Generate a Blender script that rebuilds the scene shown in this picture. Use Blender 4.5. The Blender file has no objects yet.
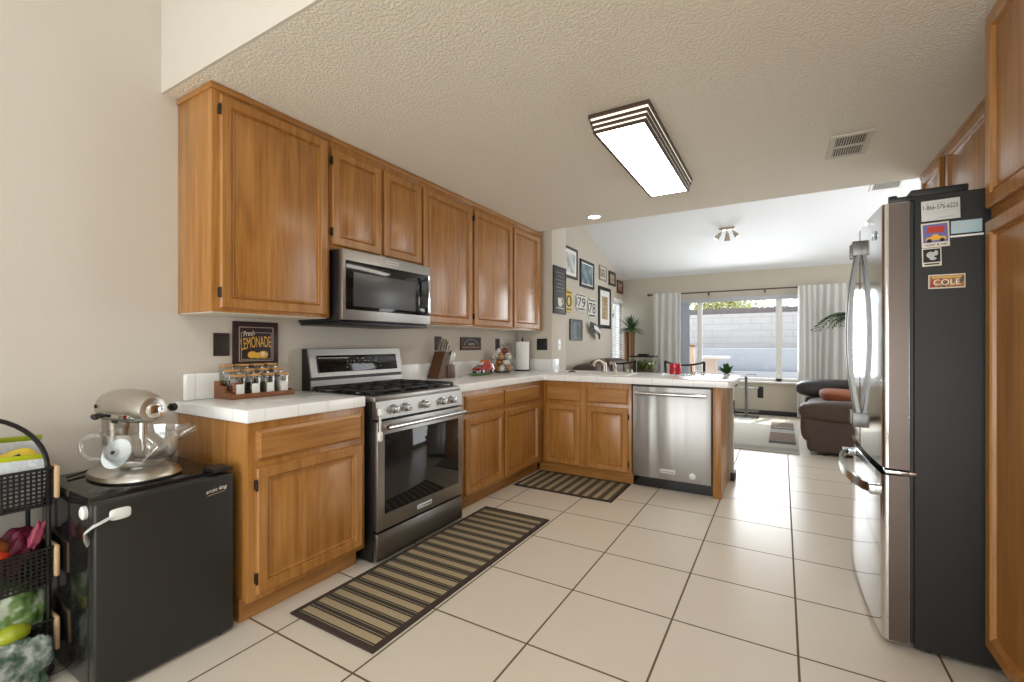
import bpy, bmesh, math, random
from mathutils import Matrix, Vector, noise
random.seed(7)
PI = math.pi
SC = bpy.context.scene
COL = SC.collection

def C(r, g, b, a=1.0):
    f = lambda v: (v/255)/12.92 if v/255 <= 0.04045 else ((v/255+0.055)/1.055)**2.4
    return (f(r), f(g), f(b), a)

# ------------------------------------------------------------------ camera
cam = bpy.data.cameras.new('camera'); cam.sensor_width = 36; cam.lens = 456.73/1024*36
cam.shift_y = 4/1024; cam.clip_start = 0.02
co = bpy.data.objects.new('camera', cam); COL.objects.link(co)
co.location = (0, 0, 1.171); co.rotation_euler = (PI/2, 0, math.radians(30.608)); SC.camera = co

# ------------------------------------------------------------------ world, sun, daylight, exposure
W = bpy.data.worlds.new('sky'); SC.world = W; W.use_nodes = True
bg = W.node_tree.nodes['Background']; bg.inputs[0].default_value = (0.88, 0.94, 1.0, 1); bg.inputs[1].default_value = 2.6
def sun(rot, e, ang=0.02):
    l = bpy.data.lights.new('sun', 'SUN'); l.energy = e; l.angle = ang; l.color = (1, 0.95, 0.86)
    o = bpy.data.objects.new('sun', l); COL.objects.link(o); o.rotation_euler = rot
def area(name, loc, rot, sx, sy, e, col=(1, 1, 1)):
    l = bpy.data.lights.new(name, 'AREA'); l.shape = 'RECTANGLE'; l.size = sx; l.size_y = sy; l.energy = e; l.color = col
    o = bpy.data.objects.new(name, l); COL.objects.link(o); o.location = loc; o.rotation_euler = rot
sun((math.radians(-32), math.radians(10), 0), 5.5)
area('added_fill_rear', (-0.5, -3.3, 1.05), (math.radians(116), 0, math.radians(-6)), 3.6, 1.9, 165, (0.93, 0.98, 1.0))  # added fill lamp behind the camera; the wall there has no window
area('added_fill_overhead', (1.0, -1.2, 3.38), (math.radians(8), 0, 0), 2.2, 2.0, 48, (0.93, 0.98, 1.0))  # added overhead fill, bounced off the floor to brighten the ceiling
area('added_fill_living', (2.12, 6.4, 1.3), (math.radians(90), 0, math.radians(90)), 2.4, 2.1, 72, (0.93, 0.97, 1))  # fill lamp added for the living room; its wall has no door
area('daylight_big_window', (-0.55, 8.62, 1.35), (math.radians(-90), 0, 0), 1.5, 1.3, 40, (0.92, 0.97, 1))
SC.view_settings.view_transform = 'Standard'; SC.view_settings.look = 'None'
SC.view_settings.gamma = 1; SC.view_settings.use_curve_mapping = False; SC.view_settings.exposure = 0.0
SC.cycles.use_denoising = True

# ------------------------------------------------------------------ materials
class NT:
    def __init__(s, name):
        s.m = bpy.data.materials.new(name); s.m.use_nodes = True; s.t = s.m.node_tree
        s.b = s.t.nodes['Principled BSDF']; s.out = s.t.nodes['Material Output']
    def n(s, typ, **kw):
        nd = s.t.nodes.new(typ)
        for k, v in kw.items(): setattr(nd, k, v)
        return nd
    def l(s, a, b): s.t.links.new(a, b)
    def val(s, sock, v):
        if isinstance(v, (int, float, tuple)): sock.default_value = v
        else: s.l(v, sock)
    def math(s, op, a, b=0.0, c=None):
        nd = s.n('ShaderNodeMath', operation=op); s.val(nd.inputs[0], a); s.val(nd.inputs[1], b)
        if c is not None: s.val(nd.inputs[2], c)
        return nd.outputs[0]
    def mix(s, f, a, b, typ='MIX'):
        nd = s.n('ShaderNodeMix', data_type='RGBA', blend_type=typ); s.val(nd.inputs[0], f); s.val(nd.inputs[6], a); s.val(nd.inputs[7], b)
        return nd.outputs[2]
    def obj(s): return s.n('ShaderNodeTexCoord').outputs['Object']
    def pos(s): return s.n('ShaderNodeNewGeometry').outputs['Position']
    def xyz(s, v):
        nd = s.n('ShaderNodeSeparateXYZ'); s.l(v, nd.inputs[0]); return nd.outputs
    def noise(s, vec, scale, detail=2, rough=0.5, sc3=None):
        if sc3:
            mp = s.n('ShaderNodeMapping'); s.l(vec, mp.inputs[0]); mp.inputs['Scale'].default_value = sc3; vec = mp.outputs[0]
        nd = s.n('ShaderNodeTexNoise'); s.l(vec, nd.inputs['Vector']); nd.inputs['Scale'].default_value = scale
        nd.inputs['Detail'].default_value = detail; nd.inputs['Roughness'].default_value = rough
        return nd.outputs['Fac']
    def ramp(s, f, *stops):
        nd = s.n('ShaderNodeValToRGB'); s.l(f, nd.inputs[0]); e = nd.color_ramp.elements
        while len(e) < len(stops): e.new(0.5)
        for k, (p, c) in enumerate(stops): e[k].position = p; e[k].color = c
        return nd.outputs[0]
    def bump(s, h, strength, dist=0.01):
        nd = s.n('ShaderNodeBump'); nd.inputs['Strength'].default_value = strength; nd.inputs['Distance'].default_value = dist
        s.l(h, nd.inputs['Height']); s.l(nd.outputs[0], s.b.inputs['Normal'])

def mat(name, col, rough=0.5, metal=0.0, emit=None, bump=None, vary=0.0, coat=0.0, aniso=None):
    t = NT(name); b = t.b
    b.inputs['Base Color'].default_value = col; b.inputs['Roughness'].default_value = rough; b.inputs['Metallic'].default_value = metal
    if coat: b.inputs['Coat Weight'].default_value = coat; b.inputs['Coat Roughness'].default_value = 0.08
    if emit: b.inputs['Emission Color'].default_value = emit[0]; b.inputs['Emission Strength'].default_value = emit[1]
    if vary:
        f = t.noise(t.obj(), 9, 3)
        t.l(t.mix(f, tuple(c*(1-vary) for c in col[:3])+(1,), tuple(min(1, c*(1+vary)) for c in col[:3])+(1,)), b.inputs['Base Color'])
    if bump: t.bump(t.noise(t.obj(), bump[0], 3), bump[1], 0.004)
    return t.m

def oak(name, axis, tone=1.0):
    t = NT(name)
    s = [26, 26, 26]; s[axis] = 1.3
    v = t.pos()
    n1 = t.noise(v, 1.0, 5, 0.6, tuple(s)); s2 = [110, 110, 110]; s2[axis] = 3.0
    n2 = t.noise(v, 1.0, 3, 0.7, tuple(s2))
    n3 = t.noise(v, 2.2, 2)
    s4 = [7, 7, 7]; s4[axis] = 0.9
    n4 = t.math('SINE', t.math('MULTIPLY', t.noise(v, 1.0, 2, 0.4, tuple(s4)), 60.0))
    f = t.math('ADD', t.math('ADD', t.math('MULTIPLY', n1, 0.56), t.math('MULTIPLY', n2, 0.38)), t.math('MULTIPLY', t.math('ADD', n4, 1.0), 0.035))
    k = lambda c: (c[0]*tone, c[1]*tone, c[2]*tone, 1)
    col = t.ramp(f, (0.30, k(C(120, 76, 30))), (0.47, k(C(160, 108, 50))), (0.68, k(C(184, 134, 74))))
    col = t.mix(t.math('MULTIPLY', n3, 0.30), col, k(C(168, 108, 46)))
    t.l(col, t.b.inputs['Base Color']); t.b.inputs['Roughness'].default_value = 0.33
    t.b.inputs['Coat Weight'].default_value = 0.25; t.b.inputs['Coat Roughness'].default_value = 0.18
    t.bump(n2, 0.05, 0.003)
    return t.m

def line_mask(t, comp, pitch, off, half):
    # 1 on a grout line, 0 elsewhere, along one world axis
    fr = t.math('FRACT', t.math('DIVIDE', t.math('SUBTRACT', comp, off), pitch))
    d = t.math('MINIMUM', fr, t.math('SUBTRACT', 1.0, fr))
    return t.math('LESS_THAN', d, half/pitch)

def floor_mat():
    t = NT('floor_tile'); p = t.pos(); x, y, z = t.xyz(p)
    g = t.math('MAXIMUM', line_mask(t, x, .457, .052, .0042), line_mask(t, y, .457, 2.027, .0042))
    ix = t.math('FLOOR', t.math('DIVIDE', t.math('SUBTRACT', x, .052), .457)); iy = t.math('FLOOR', t.math('DIVIDE', t.math('SUBTRACT', y, 2.027), .457))
    wn = t.n('ShaderNodeTexWhiteNoise', noise_dimensions='2D'); cb = t.n('ShaderNodeCombineXYZ'); t.l(ix, cb.inputs[0]); t.l(iy, cb.inputs[1]); t.l(cb.outputs[0], wn.inputs[0])
    n = t.noise(p, 5.0, 4, 0.6); n2 = t.noise(p, 28, 3)
    c = t.mix(n, C(216, 206, 190), C(223, 213, 198))
    c = t.mix(t.math('MULTIPLY', wn.outputs[0], 0.35), c, C(213, 202, 185))
    c = t.mix(g, c, C(104, 84, 62))
    t.l(c, t.b.inputs['Base Color'])
    t.l(t.math('ADD', t.math('MULTIPLY', g, 0.5), t.math('ADD', 0.24, t.math('MULTIPLY', n2, 0.04))), t.b.inputs['Roughness'])
    t.b.inputs['Specular IOR Level'].default_value = 0.4
    h = t.math('SUBTRACT', t.math('MULTIPLY', n, 0.10), g); t.bump(h, 0.2, 0.005)
    return t.m

def counter_mat():
    t = NT('white_counter_tile'); p = t.pos(); x, y, z = t.xyz(p)
    nx, ny, nz = t.xyz(t.n('ShaderNodeNewGeometry').outputs['Normal'])
    ax = t.math('LESS_THAN', t.math('ABSOLUTE', nx), 0.6); ay = t.math('LESS_THAN', t.math('ABSOLUTE', ny), 0.6)
    g = t.math('MAXIMUM', t.math('MULTIPLY', ax, line_mask(t, x, .155, .03, .0015)), t.math('MULTIPLY', ay, line_mask(t, y, .155, 1.13, .0015)))
    t.l(t.mix(g, C(246, 246, 245), C(218, 216, 212)), t.b.inputs['Base Color'])
    t.b.inputs['Roughness'].default_value = 0.16
    t.bump(t.math('SUBTRACT', t.math('MULTIPLY', t.noise(p, 12, 2), .2), g), 0.12, 0.003)
    return t.m

def ceiling_mat(name, col, strength=0.35):
    t = NT(name); t.b.inputs['Base Color'].default_value = col; t.b.inputs['Roughness'].default_value = 0.8
    n = t.noise(t.pos(), 75, 3, 0.6); t.bump(t.ramp(n, (0.42, (0, 0, 0, 1)), (0.58, (1, 1, 1, 1))), strength, 0.006)
    return t.m

def stripe_rug(name, axis, pitch, x0, x1, y0, y1, border, off):
    t = NT(name); p = t.pos(); x, y, z = t.xyz(p); a = (x, y)[axis]
    fr = t.math('FRACT', t.math('DIVIDE', t.math('SUBTRACT', a, off), pitch))
    n = t.noise(p, 260, 2); n2 = t.noise(p, 60, 2)
    tan = t.mix(n, C(128, 112, 84), C(186, 168, 134)); dk = t.mix(n, C(34, 30, 26), C(66, 58, 48))
    band = t.math('LESS_THAN', fr, 0.46)
    thin = t.math('LESS_THAN', t.math('ABSOLUTE', t.math('SUBTRACT', fr, 0.60)), 0.025)
    thin2 = t.math('LESS_THAN', t.math('ABSOLUTE', t.math('SUBTRACT', fr, 0.88)), 0.025)
    m = t.math('MAXIMUM', band, t.math('MULTIPLY', t.math('MAXIMUM', thin, thin2), 0.7))
    inx = t.math('MULTIPLY', t.math('GREATER_THAN', x, x0+border), t.math('LESS_THAN', x, x1-border))
    iny = t.math('MULTIPLY', t.math('GREATER_THAN', y, y0+border), t.math('LESS_THAN', y, y1-border))
    ins = t.math('MULTIPLY', inx, iny)
    t.l(t.mix(ins, C(58, 46, 38), t.mix(m, dk, tan)), t.b.inputs['Base Color'])
    t.b.inputs['Roughness'].default_value = 0.95; t.bump(n, 0.5, 0.004)
    return t.m

def steel(name, col, rough, axis=None, wavy=None):
    t = NT(name); t.b.inputs['Metallic'].default_value = 1.0; t.b.inputs['Base Color'].default_value = col
    if axis is not None:
        s = [240, 240, 240]; s[axis] = 2
        n = t.noise(t.obj(), 1, 2, 0.5, tuple(s))
        t.l(t.math('ADD', rough-0.05, t.math('MULTIPLY', n, 0.10)), t.b.inputs['Roughness'])
        t.l(t.mix(n, tuple(c*.93 for c in col[:3])+(1,), col), t.b.inputs['Base Color'])
    else: t.b.inputs['Roughness'].default_value = rough
    if wavy: t.bump(t.noise(t.pos(), 1.0, 1, .4, wavy), .9, .02)
    return t.m

def glass_mat(name, tint=(1, 1, 1, 1), base=0.06, edge=0.55, rough=0.02):
    t = NT(name); tr = t.n('ShaderNodeBsdfTransparent'); tr.inputs[0].default_value = tint
    gl = t.n('ShaderNodeBsdfGlossy'); gl.inputs['Roughness'].default_value = rough
    lw = t.n('ShaderNodeLayerWeight'); lw.inputs['Blend'].default_value = 0.25
    f = t.math('ADD', base, t.math('MULTIPLY', lw.outputs['Facing'], edge-base))
    ms = t.n('ShaderNodeMixShader'); t.l(f, ms.inputs[0]); t.l(tr.outputs[0], ms.inputs[1]); t.l(gl.outputs[0], ms.inputs[2])
    t.l(ms.outputs[0], t.out.inputs[0]); return t.m

def sheer_mat(name, col, trans=0.35):
    t = NT(name); d = t.n('ShaderNodeBsdfDiffuse'); d.inputs[0].default_value = col
    tl = t.n('ShaderNodeBsdfTranslucent'); tl.inputs[0].default_value = col
    ms = t.n('ShaderNodeMixShader'); ms.inputs[0].default_value = trans; t.l(d.outputs[0], ms.inputs[1]); t.l(tl.outputs[0], ms.inputs[2])
    t.l(ms.outputs[0], t.out.inputs[0]); return t.m

def art(name, c1, c2, c3, scale=14):
    t = NT(name); v = t.obj(); n = t.noise(v, scale, 2, 0.6); n2 = t.noise(v, scale*2.1, 2)
    c = t.ramp(n, (0.40, c1), (0.52, c2), (0.62, c3)); t.l(t.mix(t.math('MULTIPLY', n2, .35), c, c1), t.b.inputs['Base Color'])
    t.b.inputs['Roughness'].default_value = 0.4; return t.m

OAKV, OAKX, OAKY = oak('oak_vertical', 2), oak('oak_across', 0), oak('oak_along', 1)
WALL = mat('wall_beige', C(206, 198, 186), 0.85, bump=(140, 0.12))
WALLT = mat('wall_taupe', C(196, 187, 171), 0.85, bump=(140, 0.10))
CEILK = ceiling_mat('ceiling_knockdown', C(240, 231, 214), 0.7)
CEILW = ceiling_mat('ceiling_white', C(240, 241, 243), 0.08)
FLOOR = floor_mat(); TILE = counter_mat()
WHITE = mat('white_paint', C(236, 234, 228), 0.5); WHITEP = mat('white_plastic', C(232, 232, 228), 0.35)
SS = steel('stainless_brushed', C(168, 165, 161), 0.38, 1); SSX = steel('stainless_brushed_across', C(184, 183, 182), 0.44, 2, (9, .3, .5))
SSM = steel('stainless_polished', C(205, 206, 208), 0.10); SSD = steel('stainless_dark', C(140, 137, 134), 0.35, 1)
SSE = steel('stainless_edge', C(108, 97, 91), 0.35, 2)
CHROME = steel('chrome', C(222, 222, 222), 0.08); NICKEL = steel('brushed_nickel', C(190, 180, 165), 0.28); SILVERP = steel('silver_enamel', C(198, 194, 186), 0.3)
BLACK = mat('black_plastic', C(20, 19, 19), 0.4); BLACKG = mat('black_gloss', C(16, 15, 15), 0.08); CAST = mat('cast_iron', C(34, 33, 33), 0.6)
FSIDE = mat('charcoal_textured_steel', C(27, 26, 25), 0.55, bump=(500, 0.08)); MINI = mat('black_textured_door', C(34, 33, 31), 0.42, bump=(600, 0.05))
MINIS = mat('black_gloss_shell', C(24, 23, 22), 0.12)
DKBRN = mat('dark_brown', C(42, 32, 28), 0.5); BRONZE = mat('oil_rubbed_bronze', C(84, 70, 60), 0.45, 0.4)
GLASS = glass_mat('clear_glass', (0.97, 0.98, 0.98, 1), 0.08, 0.75); PANE = glass_mat('window_glass', (0.95, 0.97, 1, 1), 0.002, 0.06)
OVENG = mat('oven_glass', C(26, 25, 25), 0.05); BADGE = mat('badge_plate', C(206, 206, 206), 0.4)
MWG = mat('microwave_glass', C(66, 65, 65), 0.3)
DIFF = mat('lamp_diffuser', C(255, 250, 240), 0.5, emit=((1, 0.93, 0.83, 1), 9.0)); BULB = mat('lamp_bulb', C(255, 250, 240), 0.5, emit=((1, 0.95, 0.88, 1), 8))
LEATHER = mat('brown_leather', C(78, 62, 53), 0.6, bump=(60, 0.15), vary=.15); LEATHD = mat('dark_grey_leather', C(58, 54, 54), 0.45, bump=(60, .15))
RUST = mat('rust_fabric', C(142, 76, 42), 0.8); GREYF = mat('light_grey_fabric', C(200, 200, 200), 0.9)
CURT = sheer_mat('curtain_linen', C(236, 235, 232), 0.45)
WALNUT = mat('walnut_wood', C(84, 50, 24), 0.45, vary=.25); ACACIA = mat('acacia_wood', C(134, 84, 50), 0.5, vary=.2); PALEW = mat('pale_wood', C(206, 172, 132), 0.5, vary=.1); BAMBOO = mat('bamboo_lid', C(190, 146, 92), 0.5)
LEAF = mat('leaf_green', C(62, 92, 44), 0.5, vary=.35); LEAF2 = mat('palm_green', C(52, 78, 44), 0.5, vary=.35); HEDGE = mat('hedge_leaf', C(172, 172, 112), 0.6, vary=.4)
BARK = mat('driftwood', C(134, 96, 62), 0.7, vary=.3)
PAPER = mat('white_paper', C(240, 240, 238), 0.9, bump=(300, .1))
CREAM = mat('cream', C(226, 218, 200), 0.6); YEL = mat('lemon_yellow', C(232, 178, 58), 0.5); INK = mat('black_ink', C(24, 22, 22), 0.6); GOLD = mat('gold_letter', C(226, 176, 66), 0.5)
RED = mat('red_candle_glass', C(206, 30, 52), 0.15, emit=None); REDCAR = mat('red_paint', C(168, 30, 30), 0.15, coat=.5); ORANGE = mat('orange_paint', C(216, 112, 40), 0.2)
GREEN = mat('green_plate', C(110, 150, 78), 0.35); CONC = mat('patio_concrete', C(190, 186, 180), 0.9, vary=.08)

# ------------------------------------------------------------------ mesh builder
class MB:
    def __init__(s): s.bm = bmesh.new()
    def join(s, o, M=None):
        me = bpy.data.meshes.new('t'); o.bm.to_mesh(me); o.bm.free()
        if M is not None: me.transform(M)
        s.bm.from_mesh(me); bpy.data.meshes.remove(me); return s
    def xf(s, M): s.bm.transform(M); return s
    def box(s, x0, x1, y0, y1, z0, z1, bev=0.0, seg=2):
        t = bmesh.new(); bmesh.ops.create_cube(t, size=1.0)
        for v in t.verts:
            v.co = Vector((x0+(x1-x0)*(v.co.x+.5), y0+(y1-y0)*(v.co.y+.5), z0+(z1-z0)*(v.co.z+.5)))
        if bev: bmesh.ops.bevel(t, geom=t.edges[:], offset=bev, segments=seg, affect='EDGES', profile=0.5, clamp_overlap=True)
        me = bpy.data.meshes.new('t'); t.to_mesh(me); t.free(); s.bm.from_mesh(me); bpy.data.meshes.remove(me); return s
    def loft(s, rings, cap=True, close=True):
        vs = [[s.bm.verts.new(p) for p in r] for r in rings]; n = len(vs[0])
        for a, b in zip(vs, vs[1:]):
            for k in range(n if close else n-1):
                try: s.bm.faces.new((a[k], a[(k+1) % n], b[(k+1) % n], b[k]))
                except ValueError: pass
        if cap:
            for r, rev in ((vs[0], True), (vs[-1], False)):
                try: s.bm.faces.new(list(reversed(r)) if rev else r)
                except ValueError: pass
        return s
    def tube(s, pts, r, n=10, cap=True, flat=None):
        pts = [Vector(p) for p in pts]; rr = r if isinstance(r, (list, tuple)) else [r]*len(pts)
        rings = []; up = None
        for k, p in enumerate(pts):
            d = (pts[min(k+1, len(pts)-1)]-pts[max(k-1, 0)]).normalized()
            if up is None:
                up = Vector((0, 0, 1)) if abs(d.z) < .9 else Vector((1, 0, 0))
            a = d.cross(up).normalized(); b = a.cross(d).normalized(); up = b
            q = flat if flat else 1.0
            rings.append([p+(a*math.cos(2*PI*j/n)+b*math.sin(2*PI*j/n)*q)*rr[k] for j in range(n)])
        return s.loft(rings, cap)
    def cyl(s, p0, p1, r0, r1=None, n=20): return s.tube([p0, p1], [r0, r0 if r1 is None else r1], n)
    def lathe(s, prof, c=(0, 0, 0), n=28, M=None, cap=True):
        t = MB(); t.loft([[(r*math.cos(2*PI*j/n), r*math.sin(2*PI*j/n), z) for j in range(n)] for r, z in prof], cap)
        return s.join(t, (M if M is not None else Matrix.Identity(4)) if c == (0, 0, 0) else Matrix.Translation(c) @ (M if M is not None else Matrix.Identity(4)))
    def prism(s, poly, w0, w1, M=None):
        t = MB(); t.loft([[(x, y, w0) for x, y in poly], [(x, y, w1) for x, y in poly]])
        return s.join(t, M)
    def sup(s, c, r, e1=0.5, e2=0.5, M=None, nu=24, nv=14):
        sg = lambda v, e: math.copysign(abs(v)**e, v)
        t = MB(); rings = []
        for i in range(nv+1):
            a = -PI/2+PI*i/nv; ca = max(sg(math.cos(a), e1), 1e-3)
            rings.append([(r[0]*ca*sg(math.cos(2*PI*j/nu), e2), r[1]*ca*sg(math.sin(2*PI*j/nu), e2), r[2]*sg(math.sin(a), e1)) for j in range(nu)])
        t.loft(rings)
        return s.join(t, Matrix.Translation(c) @ (M if M is not None else Matrix.Identity(4)))
    def rings(s, w, h, prof, M, cap=True):
        # nested rectangles of a moulded door or frame: (inset, height)
        t = MB(); t.loft([[(i, i, d), (w-i, i, d), (w-i, h-i, d), (i, h-i, d)] for i, d in prof], cap)
        return s.join(t, M)

def frame(o, u, v, w=None):
    u, v = Vector(u), Vector(v); w = Vector(w) if w else u.cross(v)
    M = Matrix.Identity(4)
    for k in range(3): M[k][0], M[k][1], M[k][2], M[k][3] = u[k], v[k], w[k], o[k]
    return M
def FL(x, y, z): return frame((x, y, z), (0, 1, 0), (0, 0, 1))     # faces +X, u along +Y
def FB(x, y, z): return frame((x, y, z), (1, 0, 0), (0, 0, 1))     # faces -Y, u along +X
def FR(x, y, z): return frame((x, y, z), (0, -1, 0), (0, 0, 1))    # faces -X, u along -Y

WM = {}
def props(o, label=None, cat=None, group=None, kind=None):
    for k, v in (('label', label), ('category', cat), ('group', group), ('kind', kind)):
        if v: o[k] = v
    return o
def thing(name, label, cat, loc=(0, 0, 0), group=None, rz=0.0):
    o = bpy.data.objects.new(name, None); COL.objects.link(o); o.empty_display_size = .05
    o.location = loc; o.rotation_euler = (0, 0, rz); WM[o.name] = Matrix.Translation(loc) @ Matrix.Rotation(rz, 4, 'Z')
    return props(o, label, cat, group)
def mk(name, mb, m, parent=None, local=False, origin=None, sharp=35, fixn=True):
    me = bpy.data.meshes.new(name)
    if fixn: bmesh.ops.recalc_face_normals(mb.bm, faces=mb.bm.faces[:])
    mb.bm.to_mesh(me); mb.bm.free()
    o = bpy.data.objects.new(name, me); COL.objects.link(o)
    if parent is not None:
        o.parent = parent; M = WM[parent.name]
        if not local: me.transform(M.inverted())
        WM[o.name] = M
    else:
        loc = Vector(origin) if origin else Vector((0, 0, 0))
        if origin and not local: me.transform(Matrix.Translation(-loc))
        o.location = loc; WM[o.name] = Matrix.Translation(loc)
    me.materials.append(m)
    for p in me.polygons: p.use_smooth = True
    me.set_sharp_from_angle(angle=math.radians(sharp))
    return o
def solo(name, mb, m, label, cat, origin, group=None, **kw):
    return props(mk(name, mb, m, origin=origin, **kw), label, cat, group)
def struct(name, mb, m, parent=None):
    o = mk(name, mb, m, parent)
    if parent is None: o['kind'] = 'structure'
    return o
def dup(root, loc, rz=0.0, label=None, group=None):
    def cp(o, p):
        c = o.copy(); COL.objects.link(c)
        if p is not None: c.parent = p
        for ch in o.children: cp(ch, c)
        return c
    r = cp(root, None); r.location = loc; r.rotation_euler = (0, 0, rz)
    if label: r['label'] = label
    if group: r['group'] = group
    return r
DG = None
def text(name, body, w, h, M, m, parent, depth=0.0006, shear=0.0, arc=0.0, sx=None):
    cu = bpy.data.curves.new('t', 'FONT'); cu.body = body; cu.size = 1; cu.extrude = 0; cu.align_x = 'CENTER'; cu.shear = shear
    o = bpy.data.objects.new('t', cu); COL.objects.link(o)
    dg = bpy.context.evaluated_depsgraph_get(); dg.update()
    me = bpy.data.meshes.new_from_object(o.evaluated_get(dg)); bpy.data.objects.remove(o); bpy.data.curves.remove(cu)
    xs = [v.co.x for v in me.vertices]; ys = [v.co.y for v in me.vertices]
    cx, cy = (min(xs)+max(xs))/2, (min(ys)+max(ys))/2; dw, dh = max(xs)-min(xs), max(ys)-min(ys)
    for v in me.vertices:
        x = (v.co.x-cx)/dw*w; y = (v.co.y-cy)/dh*h
        y += arc*(1-(2*x/w)**2)
        v.co = Vector((x, y, depth))
    mb = MB(); mb.bm.from_mesh(me); bpy.data.meshes.remove(me)
    r = bmesh.ops.extrude_face_region(mb.bm, geom=mb.bm.faces[:])
    for v in [g for g in r['geom'] if isinstance(g, bmesh.types.BMVert)]: v.co.z -= depth*.9
    mb.xf(M)
    return mk(name, mb, m, parent)

# ------------------------------------------------------------------ the room
XW = -2.49; CH = 2.345
struct('floor', MB().box(-2.9, 2.3, -3.6, 8.9, -.12, 0), FLOOR)
struct('wall_left', MB().box(XW-.12, XW, -3.6, 4.36, 0, 3.6), WALL)
struct('wall_pillar', MB().box(-2.86, -2.09, 4.36, 4.73, 0, 3.6, .012), WALL)
struct('wall_gallery', MB().box(-2.86, -2.68, 4.73, 8.15, 0, 4.4).box(-2.86, -2.68, 8.80, 8.9, 0, 4.4).box(-2.86, -2.68, 8.15, 8.80, 2.0, 4.4).box(-2.86, -2.68, 8.15, 8.80, 0, .75), WALLT)
wx0, wx1, wz0, wz1 = -1.66, .30, .565, 2.0
struct('wall_back', MB().box(-2.68, wx0, 8.75, 8.9, 0, 2.8).box(wx1, 2.2, 8.75, 8.9, 0, 2.8).box(wx0, wx1, 8.75, 8.9, 0, wz0).box(wx0, wx1, 8.75, 8.9, wz1, 2.8), WALLT)
struct('wall_right', MB().box(1.16, 1.30, 1.0, 4.3, 0, 3.6), WALL)
struct('wall_living', MB().box(2.2, 2.3, 4.3, 8.9, 0, 4.4).box(1.3, 2.3, 4.2, 4.3, 0, 4.4), WALLT)
struct('wall_front', MB().box(-2.6, 2.3, -3.72, -3.6, 0, 3.6), WALL)
struct('wall_side', MB().box(2.2, 2.3, -3.6, 1.0, 0, 3.6).box(1.16, 2.3, 1.0, 1.1, 0, 3.6), WALL)
struct('ceiling_kitchen', MB().box(XW, 1.16, 1.012, 4.22, CH, 3.6), CEILK)
struct('wall_header', MB().box(XW, 1.16, 1.0, 1.012, CH, 3.6), WALL)
struct('ceiling', MB().box(-2.6, 2.3, -3.6, 1.0, 3.5, 3.6), CEILW)
cz = lambda y: 2.423+.2826*(8.79-y)
struct('ceiling_living', MB().loft([[(-2.86, y, cz(y)), (2.3, y, cz(y)), (2.3, y, cz(y)+.1), (-2.86, y, cz(y)+.1)] for y in (8.9, 4.2)]), CEILW)
struct('wall_half', MB().box(-2.08, -.365, 4.36, 4.47, 0, .845), WALLT)
struct('baseboard_half', MB().box(-.385, -.35, 4.345, 4.485, 0, .07, .004), DKBRN)
struct('baseboard_back', MB().box(-2.67, 2.19, 8.735, 8.752, 0, .075, .003), DKBRN)
# window_1: the wide back window, its frame, roller blind head and panes
wf = MB()
for a, b in ((wx0, wx0+.05), (wx1-.05, wx1), (-1.315, -1.235), (-.09, .0)): wf.box(a, b, 8.77, 8.83, wz0, wz1, .004)
wf.box(wx0, wx1, 8.77, 8.83, wz0, wz0+.05, .004).box(wx0, wx1, 8.77, 8.83, wz1-.05, wz1, .004)
w1 = struct('window_1', wf, WHITE)
struct('window_sill', MB().box(wx0-.04, wx1+.04, 8.69, 8.78, wz0-.03, wz0, .006), WHITE, w1)
struct('window_pane', MB().box(wx0+.05, wx1-.05, 8.798, 8.802, wz0+.05, wz1-.05), PANE, w1)
struct('window_valance', MB().box(wx0, wx1, 8.72, 8.78, wz1-.07, wz1+.0, .006), mat('grey_valance', C(190, 192, 196), .7), w1)
struct('window_shade', MB().box(wx0, -1.44, 8.745, 8.75, wz0, wz1-.07), mat('grey_blue_shade', C(170, 178, 190), .8), w1)
# window_2: narrow window with white slatted blind on the gallery wall
bl = MB()
for k in range(24): bl.join(MB().box(-.012, .012, 8.17, 8.78, -.001, .001), Matrix.Translation((-2.675, 0, .80+k*.05)) @ Matrix.Rotation(.5, 4, 'Y'))
bl.box(-2.70, -2.655, 8.15, 8.80, 1.98, 2.04, .004)
w2 = struct('window_2', MB().box(-2.80, -2.74, 8.15, 8.20, .75, 2.0).box(-2.80, -2.74, 8.75, 8.80, .75, 2.0).box(-2.80, -2.74, 8.2, 8.75, .75, .8).box(-2.80, -2.74, 8.2, 8.75, 1.95, 2.0), WHITE)
struct('window_blind', bl, WHITE, w2)
struct('window_pane', MB().box(-2.78, -2.775, 8.2, 8.75, .8, 1.95), PANE, w2)

# ------------------------------------------------------------------ cabinets
DOORP = [(0, 0), (0, .013), (.005, .019), (.044, .019), (.049, .010), (.055, .016), (.059, .006), (.068, .006), (.080, .011)]
DRAWP = [(0, 0), (0, .010), (.014, .019)]
HING = mat('dark_hinge', C(44, 34, 26), 0.4, 0.5)
def hinge(M, x, y): return MB().join(MB().box(-.004, .004, -.021, .021, 0, .020, .003).cyl((0, -.024, .016), (0, .024, .016), .0045, n=8), M @ Matrix.Translation((x, y, 0)))
def door(parent, M, u0, u1, v0, v1, hside=-1, m=None):
    d = mk('door', MB().rings(u1-u0, v1-v0, DOORP, M @ Matrix.Translation((u0, v0, 0))), m or OAKV, parent, sharp=25)
    if hside:
        x = u0-.004 if hside < 0 else u1+.004
        for y in (v0+.07, v1-.07): mk('hinge', hinge(M, x, y), HING, d)
    return d
def drawer(parent, M, u0, u1, v0, v1, m): return mk('drawer_front', MB().rings(u1-u0, v1-v0, DRAWP, M @ Matrix.Translation((u0, v0, 0))), m, parent, sharp=25)

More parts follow.
